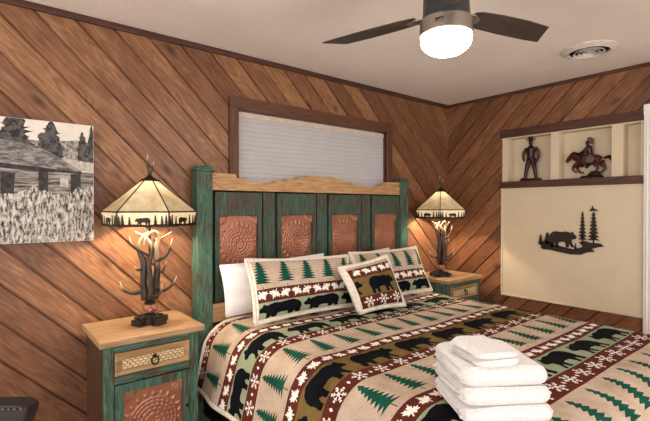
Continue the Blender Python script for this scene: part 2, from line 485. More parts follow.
bm = bmesh.new(); box(bm, XR-.02, XR+.02, NY0, NY1+.015, 1.998, 2.068); structure(obj('trim_4', bm, M['dark_trim_y'], bevel=.004))

# white door with fluted casing beside the niche
bm = bmesh.new(); box(bm, XR+.03, XR+.07, .13, .90, .01, 2.03)
dr = structure(obj('door_1', bm, M['white_paint'], bevel=.003))
bm = bmesh.new()
for y0, y1 in ((.045, .135), (.872, .955)):
    box(bm, XR-.02, XR+.03, y0, y1, 0, 2.035)
    for q in range(3):
        c = y0+(y1-y0)*(.25+.25*q); tube(bm, [(XR-.02, c, .1), (XR-.02, c, 2.0)], .007, 8)
box(bm, XR-.022, XR+.03, .045, .957, 2.03, 2.105); box(bm, XR+.02, XR+.075, .90, .94, 0, 2.04); box(bm, XR+.02, XR+.075, .06, .13, 0, 2.04)
obj('door_casing', bm, M['white_paint'], dr, bevel=.003)
bm = bmesh.new()
for z0, z1 in ((.2, .95), (1.1, 1.9)): box(bm, XR+.022, XR+.032, .24, .79, z0, z1)
obj('door_panel', bm, M['white_paint'], dr, bevel=.006)
bm = bmesh.new()
tube(bm, [(XR+.035, .19, 1.0), (XR-.01, .19, 1.0)], .009, 12); stube(bm, [(XR-.008, .19, 1.0, .012), (XR-.03, .19, 1.0, .028), (XR-.05, .19, 1.0, .024), (XR-.056, .19, 1.0, .006)], 16)
obj('door_knob', bm, plain('brushed nickel', '#9c9690', .3, .9), dr, smooth=True)

# ------------------------------------------------------------------ canvas picture
px = [lambda a, b: .083+a/777, lambda a, b: 1.205+(405-b)/623]
CX0, CX1, CZ0, CZ1 = -.42, .481, 1.203, 1.812
def cp(a, b): return (.083+a/777-CX0, 1.205+(405-b)/623-CZ0)
pic = []
def tree_blob(cx, top, bot, wid, seed):
    rr = random.Random(seed); pts = []
    n = 26
    for i in range(n+1):
        t = i/n; y = top+(bot-top)*t; w = wid*(.12+.95*math.sin(min(1, t*1.05)*PI*.62))*(.55+.7*rr.random()); pts.append((cx+w, y+rr.uniform(-4, 4)))
    for i in range(n+1):
        t = 1-i/n; y = top+(bot-top)*t; w = wid*(.12+.95*math.sin(min(1, t*1.05)*PI*.62))*(.55+.7*rr.random()); pts.append((cx-w, y+rr.uniform(-4, 4)))
    return pts
PSKY, PTREE, PMIST, PROOF, PLOG, PDARK, PGRASS, PROOF2, PWIN = range(9)
bands_px = [(PMIST, [(-400, 90), (-300, 70), (-220, 95), (-100, 75), (0, 80), (110, 90), (200, 85), (250, 80), (312, 85), (312, 160), (-400, 160)])]
def P2(poly): return [cp(*p) for p in poly]
layers = []
layers += bands_px
for cx, top, w, sd in ((45, 2, 55, 1), (158, 22, 42, 2), (268, 50, 20, 3), (302, 30, 18, 4), (-70, 10, 50, 5), (-190, 30, 55, 6), (-310, 5, 60, 7), (225, 90, 26, 9)):
    layers.append((PTREE if sd != 9 else PMIST, tree_blob(cx, top, 150, w, sd)))
layers.append((PROOF2, [(195, 138), (312, 152), (312, 180), (240, 176)]))
layers.append((PROOF, [(-400, 78), (0, 94), (120, 108), (195, 142), (268, 181), (235, 186), (0, 164), (-400, 150)]))
layers.append((PLOG, [(-400, 150), (0, 164), (235, 186), (268, 181), (312, 182), (312, 300), (-400, 300)]))
layers.append((PDARK, [(-400, 150), (0, 164), (265, 182), (265, 189), (118, 182), (20, 180), (-400, 160)]))
layers.append((PDARK, [(118, 176), (150, 180), (150, 260), (118, 250)])); layers.append((PDARK, [(0, 190), (45, 192), (40, 260), (0, 260)]))
layers.append((PDARK, [(226, 190), (262, 188), (262, 260), (226, 260)])); layers.append((PWIN, [(190, 202), (218, 204), (218, 232), (190, 230)]))
layers.append((PDARK, [(-190, 176), (-150, 178), (-150, 260), (-190, 260)])); layers.append((PWIN, [(-280, 180), (-240, 182), (-240, 216), (-280, 214)]))
rr = random.Random(3)
g = [(-400, 250)]+[(-400+i*9.0, 246+14*math.sin(i*.31)+rr.uniform(-12, 9)) for i in range(1, 80)]+[(312, 250), (312, 412), (-400, 412)]
layers.append((PGRASS, g))
def shade(name, a, bb, sc, stretch=(1, 1, 1), det=6):
    m, nt, b = mat(name); v = coords(nt, stretch)
    L(nt, ramp(nt, noise_(nt, v, sc, det, .75, .3), [(.42, lin(a)), (.58, lin(bb))]), b.inputs['Base Color']); b.inputs['Roughness'].default_value = .7; return m
PICM = [shade('print sky', '#d8cfc4', '#e4dcd2', 6), shade('print trees', '#161415', '#5c5755', 42), shade('print far trees', '#5d5856', '#b5ada6', 70),
        shade('print roof', '#4c4846', '#989290', 40, (.5, 1, 1.6)), shade('print logs', '#2b2828', '#a69e97', 45, (.16, 1, 2.2)), shade('print dark', '#161415', '#3c3836', 40),
        shade('print grass', '#221f1e', '#d3cac0', 48, (1.7, 1, .6)), shade('print far roof', '#a09890', '#c9c0b6', 50), shade('print window', '#8d8782', '#c2bab2', 30), plain('canvas edge', '#2b2726', .8)]
cw, chh = CX1-CX0, CZ1-CZ0
# resolve layers: painter's order (last on top) by point-in-polygon after CDT
V = [(0, 0), (cw, 0), (cw, chh), (0, chh)]; Ed = [(0, 1), (1, 2), (2, 3), (3, 0)]; polys = []
for mi, p in layers:
    q = clip_rect(P2(p), .001, .001, cw-.001, chh-.001)
    if len(q) < 3: continue
    s = len(V); V += q; Ed += [(s+i, s+(i+1) % len(q)) for i in range(len(q))]; polys.append((mi, q))
r = delaunay_2d_cdt([Vector(v) for v in V], Ed, [], 0, 1e-5, False)
bm = bmesh.new(); YP = YB-.036
vs = [bm.verts.new((CX0+v.x, YP, CZ0+v.y)) for v in r[0]]
for f in r[2]:
    c = (sum(r[0][i].x for i in f)/3, sum(r[0][i].y for i in f)/3); m_ = PSKY
    for mi, q in polys:
        if inside(c, q): m_ = mi
    try: bm.faces.new([vs[i] for i in f]).material_index = m_
    except ValueError: pass
for ff in bm.faces:
    if ff.normal.y == 0: ff.normal_update()
    ff.normal_update()
    if ff.normal.y > 0: ff.normal_flip()
box(bm, CX0, CX1, YP+.0005, YB-.001, CZ0, CZ1, 9)
o = obj('canvas_picture', bm, PICM, recalc=False, loc=(.03, YB-.018, CZ0))
tag(o, 'black and white canvas picture of a log cabin in tall grass', 'picture')

# ------------------------------------------------------------------ the bed
BX0, BX1, BF, BBK = 1.023, 2.960, 2.49, 2.585      # headboard posts, front and back
bed = thing('bed', (1.99, 2.53, 0), 'large bed with a tall worn teal and copper headboard against the board wall', 'bed')
for x0, x1 in ((BX0, BX0+.102), (BX1-.10, BX1)):
    xx1 = x1; xx0 = x0
    bm = bmesh.new(); box(bm, xx0, xx1, BF, BBK, 0, 1.60)
    p = obj('post', bm, M['teal_v'], bed, bevel=.008)
    bm = bmesh.new(); box(bm, xx0-.008, xx1+.008, BF-.008, BBK+.004, 1.6, 1.612); box(bm, xx0+.004, xx1-.004, BF+.004, BBK-.004, 1.612, 1.632)
    obj('post_cap', bm, M['teal_h'], p, bevel=.007)
PX0, PX1 = BX0+.102, BX1-.10
m = M['honey'].copy(); m.name = 'notched honey wood'; nt = m.node_tree; b = nt.nodes['Principled BSDF']; M['honey_carved'] = m
wv_ = N(nt, 'ShaderNodeTexWave'); wv_.inputs['Scale'].default_value = 14; wv_.inputs['Distortion'].default_value = 1.2; L(nt, coords(nt, (1, 1, 1.6), (0, .6, 0)), wv_.inputs['Vector'])
bump(nt, b, wv_.outputs['Fac'], .8, .005)
# stepped top rail
xm = (PX0+PX1)/2; hw = (PX1-PX0)/2
half = [(0, 1.606), (.13, 1.606), (.131, 1.592), (.21, 1.592), (.211, 1.577), (.31, 1.577), (.311, 1.561), (.40, 1.558), (.401, 1.547), (.56, 1.545), (.63, 1.550), (.631, 1.564), (.70, 1.566), (.701, 1.590), (.9, 1.594)]
half = [(min(a, hw), z) for a, z in half]
top = [(xm-a, z) for a, z in half[::-1]]+[(xm+a, z) for a, z in half[1:]]
bm = bmesh.new(); prism(bm, top+[(PX1, 1.485), (PX0, 1.485)], lambda p: (p[0], BF+.018, p[1]), lambda p: (p[0], BBK-.01, p[1]))
obj('top_rail', bm, M['honey_carved'], bed, bevel=.002)
# carved edge bead along the stepped top
bm = bmesh.new(); box(bm, PX0, PX1, BF+.012, BF+.03, 1.485, 1.497); obj('rail_bead', bm, M['honey'], bed, bevel=.003)
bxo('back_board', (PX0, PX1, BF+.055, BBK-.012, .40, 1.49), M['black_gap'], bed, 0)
bxo('lower_rail', (PX0, PX1, BF+.02, BBK-.015, .66, .775), M['honey'], bed)
bxo('bottom_board', (PX0, PX1, BF+.03, BBK-.015, .30, .655), M['brown_v'], bed)
# wide dark stiles between the four doors, then each door frame and its copper
st = .124
doors, coppers = [], []
for i in range(4):
    a = 1.183+.4605*i; doors.append((a-.032, a+.3045)); coppers.append((a, a+.2725))
def copper_panel(name, x0, x1, z0, z1, y, parent, arch=False, cz=None, nx=64, nz=76):
    bm = bmesh.new(); w = x1-x0; h = z1-z0; xc = (x0+x1)/2; zc = (z0+z1)/2 if cz is None else cz
    R = w*.40
    def hgt(x, z):
        e = 0; dx, dz = x-xc, z-zc; r = math.hypot(dx, dz); a = math.atan2(dz, dx)
        for k, rr_ in enumerate((1.0, .84, .68, .5, .3)):
            d = abs(r-R*rr_); 
            if d < .006: e = max(e, .0065*(1-d/.006))
        # dots between rings
        for rr_, n in ((.92, 26), (.76, 22), (.59, 16), (.4, 10), (.18, 6)):
            th = 2*PI/n; aa = (a % th)-th/2
            d = math.hypot(r-R*rr_, aa*R*rr_)
            if d < .008: e = max(e, .0055*(1-d/.008))
        # ring of ray dashes outside
        n = 22; th = 2*PI/n; aa = (a % th)-th/2
        if R*1.08 < r < R*1.26 and abs(aa*r) < .005: e = max(e, .006)
        # corner fans
        for sx in (-1, 1):
            for sz in (-1, 1):
                cx, cz_ = xc+sx*w/2, (z1 if sz > 0 else z0); rr2 = math.hypot(x-cx, z-cz_)
                if rr2 < w*.19:
                    ang = math.atan2(z-cz_, x-cx); e = max(e, .0055*abs(math.sin(ang*9)))
                elif rr2 < w*.205: e = max(e, .003)
        return e
    g = [[bm.verts.new((x0+w*i/nx, y-hgt(x0+w*i/nx, z0+h*j/nz), z0+h*j/nz)) for i in range(nx+1)] for j in range(nz+1)]
    for j in range(nz):
        for i in range(nx): bm.faces.new((g[j][i], g[j][i+1], g[j+1][i+1], g[j+1][i]))
    return obj(name, bm, M['copper'], parent, smooth='all', recalc=False)
DZ0, DZ1 = .785, 1.475; KZ0, KZ1 = .965, 1.322
for i, ((a, b_), (c, d)) in enumerate(zip(doors, coppers)):
    if i < 3: bxo('stile', (b_+.014, b_+st-.014, BF+.034, BF+.056, DZ0, DZ1+.005), M['teal_dark'], bed)
    bm = bmesh.new()
    y0, y1 = BF+.026, BF+.054
    box(bm, a, c, y0, y1, DZ0, DZ1); box(bm, d, b_, y0, y1, DZ0, DZ1); box(bm, c, d, y0, y1, KZ1, DZ1); box(bm, c, d, y0, y1, DZ0, KZ0)
    fr = obj('panel_frame', bm, M['teal_dark'], bed, bevel=.003)
    copper_panel('copper_panel', c, d, KZ0, KZ1, BF+.047, fr)
# frame under the mattress
bxo('side_rail', (1.06, 1.10, .48, BF+.02, .12, .26), M['iron'], bed)
bxo('side_rail', (2.93, 2.97, .48, BF+.02, .12, .26), M['iron'], bed)
bxo('foot_rail', (1.06, 2.97, .46, .50, .12, .26), M['iron'], bed)
for x in (1.08, 2.95):
    bm = bmesh.new(); tube(bm, [(x, .5, 0), (x, .5, .15)], .022, 12); obj('leg', bm, M['iron'], bed)
bx = bxo('box_spring', (1.05, 2.98, .47, 2.475, .262, .46), M['box_black'], None, .03, loc=(2.015, 1.47, .262))
tag(bx, 'black box spring showing below the hem of the bedspread', 'box spring')
# bedspread ------------------------------------------------------------
SXL, SXR, SR, STOP, SHEM = 1.235, 2.815, .19, .69, .315
TH = math.radians(75); arcx = SR*TH; arc = PI/2*SR; flat = SXR-SXL
a1 = (STOP-SR*(1-math.cos(TH))-SHEM)/math.sin(TH); SW = 2*a1+2*arcx+flat
def xprof(s):
    left = s < SW/2; q = min(s, SW-s)                 # distance from the nearer hem
    if q >= a1+arcx: return SXL+(s-a1-arcx), 0, 0
    if q >= a1:
        t = (a1+arcx-q)/SR; o, d = SR*math.sin(t), SR*(1-math.cos(t))
    else:
        l = a1-q; o, d = SR*math.sin(TH)+l*math.cos(TH), SR*(1-math.cos(TH))+l*math.sin(TH)
    return (SXL-o if left else SXR+o), d, (-1 if left else 1)
YH, YFT = 2.455, .425
SLY = YH-YFT-SR; SH = SLY+arc+.165
def yprof(t):
    if t < SLY: return YH-t, 0
    t2 = t-SLY
    if t2 < arc: q = t2/SR; return YFT+SR-SR*math.sin(q), SR-SR*math.cos(q)
    return YFT, SR+(t2-arc)
def spread(s, t):
    x, dx, sd = xprof(s); y, dy = yprof(t)
    d = math.hypot(dx, dy) if (dx > 0 and dy > 0) else dx+dy
    z = STOP-d
    n = noise.noise(Vector((x*2.2, y*2.2, 1.3)))*.010+noise.noise(Vector((x*6, y*6, 4)))*.004
    z += n*(1 if d < .05 else .4)
    fold = math.sin(y*9+1.2)*.010+math.sin(y*21)*.004
    if dx > .08: x += (-1 if s < SW/2 else 1)*(fold-.002)*min(1, (dx-.08)/.25)
    if dy > .08: y -= (math.sin(x*9)*.012)*min(1, (dy-.08)/.25)
    if t < .06 and dx < .1: z -= .012*(1-t/.06)
    return Vector((x, y, z))
def sx(x): return a1+arcx+(x-SXL)
def ty(y): return YH-y if y > YFT+SR else SLY+(YFT+SR-y)*1.0
bnds = []; mot = []
# boundaries (t from the head): snow, tan, leaf, bear, snow, tan ...
cuts = [('snow', 2.46, 2.375), ('tan', 2.375, 2.125), ('leaf', 2.125, 2.04), ('sage', 2.04, 1.89), ('snow', 1.89, 1.805), ('tan', 1.805, 1.56), ('leaf', 1.56, 1.48),
        ('olive', 1.48, 1.325), ('snow', 1.325, 1.245), ('tan', 1.245, 1.012), ('leaf', 1.012, .925), ('sage', .925, .772), ('snow', .772, .665)]
CT = [(k, YH-a, YH-b) for k, a, b in cuts]
t = CT[-1][2]
for k, w in (('tan', .25), ('leaf', .085), ('olive', .155), ('snow', .085), ('tan', .3)): CT.append((k, t, t+w)); t += w
MATK = {'snow': RED, 'leaf': RED, 'tan': TAN, 'sage': SAGE, 'olive': OLIVE}
PH = {1: .03, 5: 1.34, 9: 1.32, 13: 1.62}
rnd = random.Random(11)
for bi, (k, t0, t1) in enumerate(CT):
    t0 = max(0, t0); t1 = min(SH, t1)
    if t1-t0 < .01: continue
    bnds.append((t0, t1, MATK[k])); tc, hh = (t0+t1)/2, t1-t0
    if k in ('snow', 'leaf'):
        if k == 'snow':
            s = sx(1.22 if bi != 12 else 1.205) % .1275
            while s < SW:
                mot.append((place(FLAKE, s, tc, .037 if bi != 12 else .042, .037 if bi != 12 else .042, rnd.uniform(0, .4)), WHITE))
                mot.append((place(DIAMOND, s+.064, tc, .011, .012), WHITE)); s += .1275
        else:
            s = sx(1.16) % .078; q = 0
            while s < SW:
                mot.append((place(LEAF, s, tc, .046, -.056, (.5 if q % 2 else -.35), oy=.36), WHITE)); s += .078; q += 1
        # cream hairline edges
    elif k == 'tan':
        s = sx(PH.get(bi, 1.3)) % .165
        while s < SW:
            H_ = .225 if hh > .2 else hh*.9
            mot.append((place(PINE, s, tc, .2, -H_*.98, rnd.uniform(-.1, .1), oy=.5), GREEN))
            s += .165
        s = sx(PH.get(bi, 1.3)) % .165
        while s < SW:
            mot.append((place(STEMP, s, t1-.012, .2, -.22, 0), STEM)); s += .165
    else:
        c0 = 1.43 if k == 'olive' else 2.06
        s = sx(c0) % .30-.3
        while s < SW+.2:
            mot.append((place(BEAR, s, tc, .26, -.238, 0, k == 'olive', .5, .29), BLACK)); s += .30
# thin tan seam lines beside maroon bands are left to the fabric
def keep(s, t):
    return not ((s < a1+arcx*.55 or s > SW-a1-arcx*.55) and t > SLY+arc*.55)
# trees share outline space with their stems: stems start below the crown
bm = pattern(SW, SH, 96, 84, bnds, mot, spread, keep)
for f in bm.faces: f.normal_update()
sp = obj('bedspread', bm, FAB, smooth='all', recalc=False, loc=(2.015, 1.45, SHEM))
tag(sp, 'banded bedspread with black bears, green pines, leaves and snowflakes on the bed', 'bedspread')
# sherpa edge along the boundary
bpath = []
cS0, cS1, cT = a1+arcx*.55, SW-a1-arcx*.55, SLY+arc*.55
n = 60
bpath += [(SW*i/n, 0) for i in range(n+1)]
bpath += [(SW, cT*i/n) for i in range(1, n+1)]
bpath += [(SW+(cS1-SW)*i/8, cT) for i in range(1, 9)]
bpath += [(cS1, cT+(SH-cT)*i/8) for i in range(1, 9)]
bpath += [(cS1+(cS0-cS1)*i/n, SH) for i in range(1, n+1)]
bpath += [(cS0, SH+(cT-SH)*i/8) for i in range(1, 9)]
bpath += [(cS0*(1-i/8), cT) for i in range(1, 9)]
bpath += [(0, cT*(1-i/n)) for i in range(1, n)]
bm = bmesh.new(); tube(bm, [spread(*p) for p in bpath], .0125, 8, True)
obj('sherpa_border', bm, F_SHERPA, sp, smooth='all')

# ------------------------------------------------------------------ pillows
def pillow_map(corners, T, pinch=.05, sag=0, seed=0, side=1, amp=.006):
    BL, BR, TR, TL = [Vector(c) for c in corners]
    nrm = (BR-BL).cross(TL-BL).normalized()          # towards the viewer
    def f(u, v):
        du = (.5-u)*pinch*4*v*(1-v)*abs(2*u-1)**2; dv = (.5-v)*pinch*1.6*4*u*(1-u)*abs(2*v-1)**2
        uu, vv = u+du, v+dv
        p = (BL*(1-uu)+BR*uu)*(1-vv)+(TL*(1-uu)+TR*uu)*vv
        a, b = abs(2*u-1), abs(2*v-1)
        th = T/2*max(0, 1-a**3.2)**.55*max(0, 1-b**3.2)**.55
        th *= 1+.12*noise.noise(Vector((u*3, v*3, seed)))
        th += amp*noise.noise(Vector((u*7, v*7, seed+5)))*min(1, (1-a)*6)*min(1, (1-b)*6)
        bend = -sag*(vv**2)
        return p+nrm*(side*th+bend)
    return f
def edge_path(f, n=26):
    P = [(i/n, 0) for i in range(n)]+[(1, i/n) for i in range(n)]+[(1-i/n, 1) for i in range(n)]+[(0, 1-i/n) for i in range(n)]
    return [f(*p) for p in P]
def pillow(name, corners, T, label, w=None, h=None, bands=None, motifs=None, trim=.012, mats=FAB, seed=0, sag=0, pinch=.05, back=SHERPA, inset=.016):
    ff = pillow_map(corners, T, pinch, sag, seed, 1); fb = pillow_map(corners, T, pinch, sag, seed+9, -1)
    if bands: bm = pattern(w, h, 34, 24, bands, motifs, lambda s, t: ff(s/w, 1-t/h), None, inset)
    else:
        bm = bmesh.new(); n = 28
        g = [[bm.verts.new(ff(i/n, j/n)) for i in range(n+1)] for j in range(n+1)]
        for j in range(n):
            for i in range(n): bm.faces.new((g[j][i], g[j][i+1], g[j+1][i+1], g[j+1][i]))
    n = 24
    g = [[bm.verts.new(fb(i/n, j/n)) for i in range(n+1)] for j in range(n+1)]
    for j in range(n):
        for i in range(n): bm.faces.new((g[j][i], g[j+1][i], g[j+1][i+1], g[j][i+1])).material_index = back
    bc = (Vector(corners[0])+Vector(corners[1]))/2
    for f in bm.faces: f.normal_update()
    if bands:   # front triangles from the flat design face backwards in t; turn them to the viewer
        nrm = (Vector(corners[1])-Vector(corners[0])).cross(Vector(corners[3])-Vector(corners[0])).normalized()
        for f in bm.faces:
            if len(f.verts) == 3 and f.normal.dot(nrm) < 0: f.normal_flip()
    o = obj(name, bm, mats, smooth='all', recalc=False, loc=bc)
    bm = bmesh.new(); tube(bm, edge_path(ff), trim, 8, True)
    obj('piping' if mats is not FAB else 'sherpa_trim', bm, mats[back] if len(mats) > 1 else mats[0], o, smooth='all')
    return o
def sham_design(w, h, phase, bear0):
    B = [(0, .51*h, TAN), (.51*h, .715*h, RED), (.715*h, h, SAGE)]; Mo = []
    x = phase
    while x < w+.1:
        Mo.append((place(PINE, x, .27*h, .23, -.46*h, 0.05, oy=.5), GREEN)); Mo.append((place(STEMP, x, .505*h, .2, -.20*h), STEM)); x += .165
    x = .045; q = 0
    while x < w:
        Mo.append((place(LEAF, x, .612*h, .054, -.064, PI+(.45 if q % 2 else -.5), oy=.42), WHITE)); x += .078; q += 1
    x = bear0
    while x < w+.2:
        Mo.append((place(BEAR, x, .862*h, .30, -.205, 0, False, .5, .29), BLACK)); x += .315
    return B, Mo
# white sleeping pillows first, tight against the headboard
WH = [M['white_cloth']]
pw = pillow('pillow', [(1.17, 2.405, .715), (1.90, 2.405, .715), (1.95, 2.435, 1.04), (1.145, 2.435, 1.022)], .09, '', mats=WH, seed=3, back=0, trim=.006, pinch=.03)
tag(pw, 'plain white pillow against the headboard behind the left pine sham', 'pillow', 'white sleeping pillows')
pw = pillow('pillow', [(2.10, 2.405, .715), (2.80, 2.405, .715), (2.64, 2.435, 1.04), (2.04, 2.435, 1.01)], .09, '', mats=WH, seed=4, back=0, trim=.006, pinch=.03)
tag(pw, 'plain white pillow mostly hidden behind the right pine sham', 'pillow', 'white sleeping pillows')
B, Mo = sham_design(.78, .45, .055, .16)
s1 = pillow('pillow_sham', [(1.215, 2.135, .715), (1.97, 2.135, .715), (2.04, 2.275, 1.035), (1.232, 2.28, 1.066)], .13, '', .78, .45, B, Mo, seed=1, sag=-.0)
tag(s1, 'long sham with five pines and two bears leaning at the left of the bed head', 'pillow', 'patterned pillow shams')
B, Mo = sham_design(.78, .45, .075, .02)
s2 = pillow('pillow_sham', [(2.06, 2.135, .715), (2.825, 2.14, .715), (2.80, 2.285, 1.05), (2.06, 2.28, 1.05)], .13, '', .78, .45, B, Mo, seed=2)
tag(s2, 'long pine and bear sham leaning by the right headboard post', 'pillow', 'patterned pillow shams')
w, h = .42, .40
B = [(0, .10*h, TAN), (.10*h, .31*h, RED), (.31*h, .71*h, OLIVE), (.71*h, h, RED)]; Mo = []
for q in range(5): Mo.append((place(LEAF, .075+q*.072, .205*h, .048, -.058, PI+(.45 if q % 2 else -.5), oy=.42), WHITE))
Mo.append((place(BEAR, .235, .52*h, .225, -.235, 0, True, .5, .29), BLACK)); Mo.append((place(BEAR, -.03, .50*h, .2, -.21, 0, True, .5, .29), BLACK))
for q in range(3):
    Mo.append((place(FLAKE, .085+q*.122, .83*h, .042, .042, .2*q), WHITE)); Mo.append((place(DIAMOND, .147+q*.122, .83*h, .010, .011), WHITE))
s3 = pillow('throw_pillow', [(1.865, 1.965, .715), (2.265, 1.945, .71), (2.235, 2.085, 1.035), (1.80, 2.085, .985)], .13, '', w, h, B, Mo, seed=6, trim=.017, inset=.022)
tag(s3, 'small square olive and maroon cushion with one walking bear, in front of the shams', 'cushion')

# ------------------------------------------------------------------ folded towels
def towel(name, cx, cy, z0, W, D, T, ang, label, layers=4, seed=0):
    bm = bmesh.new(); th = T/layers*.5*.96
    # spiral fold: front bulge at d=-D/2
    lv = [z for z in [T*(i+.5)/layers for i in range(layers)]]
    pth = []
    def arcp(dc, zc, r, a0, a1, n=8): return [(dc+r*math.cos(a0+(a1-a0)*i/n), zc+r*math.sin(a0+(a1-a0)*i/n)) for i in range(n+1)]
    bk = D/2
    if layers == 4:
        ro = (lv[3]-lv[0])/2; ri = (lv[2]-lv[1])/2
        pth += [(bk-.01, lv[0]), (bk*.4, lv[0]), (-bk*.2, lv[0])]
        pth += arcp(-bk+ro+th, (lv[0]+lv[3])/2, ro, -PI/2, -PI*1.5, 12)
        pth += [(0, lv[3]), (bk*.5, lv[3])]
        r2 = (lv[3]-lv[2])/2
        pth += arcp(bk-r2-th, (lv[2]+lv[3])/2, r2, PI/2, -PI/2, 8)
        pth += [(bk*.4, lv[2]), (0, lv[2])]
        pth += arcp(-bk+ro+th+.01, (lv[1]+lv[2])/2, ri, PI/2, PI*1.5, 8)
        pth += [(0, lv[1]), (bk-.015, lv[1])]
    else:
        ro = (lv[1]-lv[0])/2
        pth += [(bk, lv[0]), (0, lv[0])]+arcp(-bk+ro+th, (lv[0]+lv[1])/2, ro, -PI/2, -PI*1.5, 10)+[(0, lv[1]), (bk-.008, lv[1])]
    pth = [p[:2] for p in smooth_path([(p[0], p[1], 0) for p in pth], 2)]
    n = len(pth); L_, R_ = [], []
    for i in range(n):
        a, b = pth[max(0, i-1)], pth[min(n-1, i+1)]; tx, tz = b[0]-a[0], b[1]-a[1]; l = math.hypot(tx, tz) or 1
        nx_, nz_ = -tz/l, tx/l
        L_.append((pth[i][0]+nx_*th, pth[i][1]+nz_*th)); R_.append((pth[i][0]-nx_*th, pth[i][1]-nz_*th))
    outline = L_+R_[::-1]; m_ = len(outline); us = [0, .004, .009, .016, .03, .06]+[.06+.88*q/16 for q in range(1, 16)]+[.94, .97, .984, .991, .996, 1.0]; nw = len(us)-1; ca, sa = math.cos(ang), math.sin(ang); rings = []
    for k in range(nw+1):
        e = us[k]; u = (e-.5)*W; shrink = min(e, 1-e)*W
        ring = []
        for j, (d, z) in enumerate(outline):
            uu = u
            jj = j if j < n else m_-1-j
            if k in (0, nw): uu += (.010*noise.noise(Vector((d*5, z*40, seed)))+.006*math.sin(jj*.35+seed))
            d2, z2 = d, z
            if shrink < .03:    # ends round over as the pile of layers is squeezed
                w_ = 1-math.sqrt(max(0, 1-(1-shrink/.03)**2)); z2 = T*.5+(z-T*.5)*(1-.30*w_); d2 = d
            if shrink < .045: d2 += (.034 if d2 < 0 else -.012)*(1-math.sqrt(max(0, 1-(1-shrink/.045)**2)))*min(1, abs(d2)/(D*.3))
            nn = noise.noise(Vector((u*9, d*9, seed+z*6)))*.0045+noise.noise(Vector((u*30, d*30, seed)))*.0012
            sagz = -.010*(max(0, abs(u)/(W/2)-.55)/.45)**2*(z/T)
            zz = max(z2+nn*(.3 if z < T*.2 else 1)+sagz, .001)
            ring.append(bm.verts.new((cx+uu*ca-d2*sa, cy+uu*sa+d2*ca, z0+zz)))
        rings.append(ring)
    for a, b in zip(rings, rings[1:]):
        for j in range(m_): bm.faces.new((a[j], a[(j+1) % m_], b[(j+1) % m_], b[j]))
    for ring in (rings[0], rings[-1]):
        for j in range(n-1): bm.faces.new((ring[j], ring[j+1], ring[m_-2-j], ring[m_-1-j]))
    o = obj(name, bm, M['terry'], smooth=True, loc=(cx, cy, z0), angle=70)
    tag(o, label, 'towel', 'folded white towels on the bed')
    return o
TA = math.radians(-33.6); tb = STOP+.012
ux, uy = math.cos(TA), math.sin(TA)
fl = Vector((1.158, .742)); 
def tcen(W, D, du=0, dd=0): return fl.x+ux*(W/2+du)-uy*(D/2+dd), fl.y+uy*(W/2+du)+ux*(D/2+dd)
T1 = .0575
towel('bath_towel', *tcen(.284, .30, .004, 0), tb, .289, .30, T1, TA, 'thick folded white bath towel at the bottom of the towel stack', seed=1)
towel('bath_towel', *tcen(.28, .30, .002, .003), tb+T1+.001, .284, .30, T1, TA, 'thick folded white bath towel in the middle of the towel stack', seed=2)
towel('bath_towel', *tcen(.272, .295, 0, .002), tb+2*T1+.002, .275, .295, .064, TA, 'folded white bath towel topmost of the three thick ones, under the washcloths', seed=3)
zt = tb+2*T1+.067
wc = (1.306, .775)
towel('washcloth', wc[0], wc[1], zt, .155, .195, .021, TA+.12, 'small folded white washcloth lying directly on the thick towels', 2, seed=5)
towel('washcloth', wc[0]+.002, wc[1]+.004, zt+.0215, .15, .19, .021, TA+.12, 'small folded white washcloth at the very top of the towel stack', 2, seed=7)

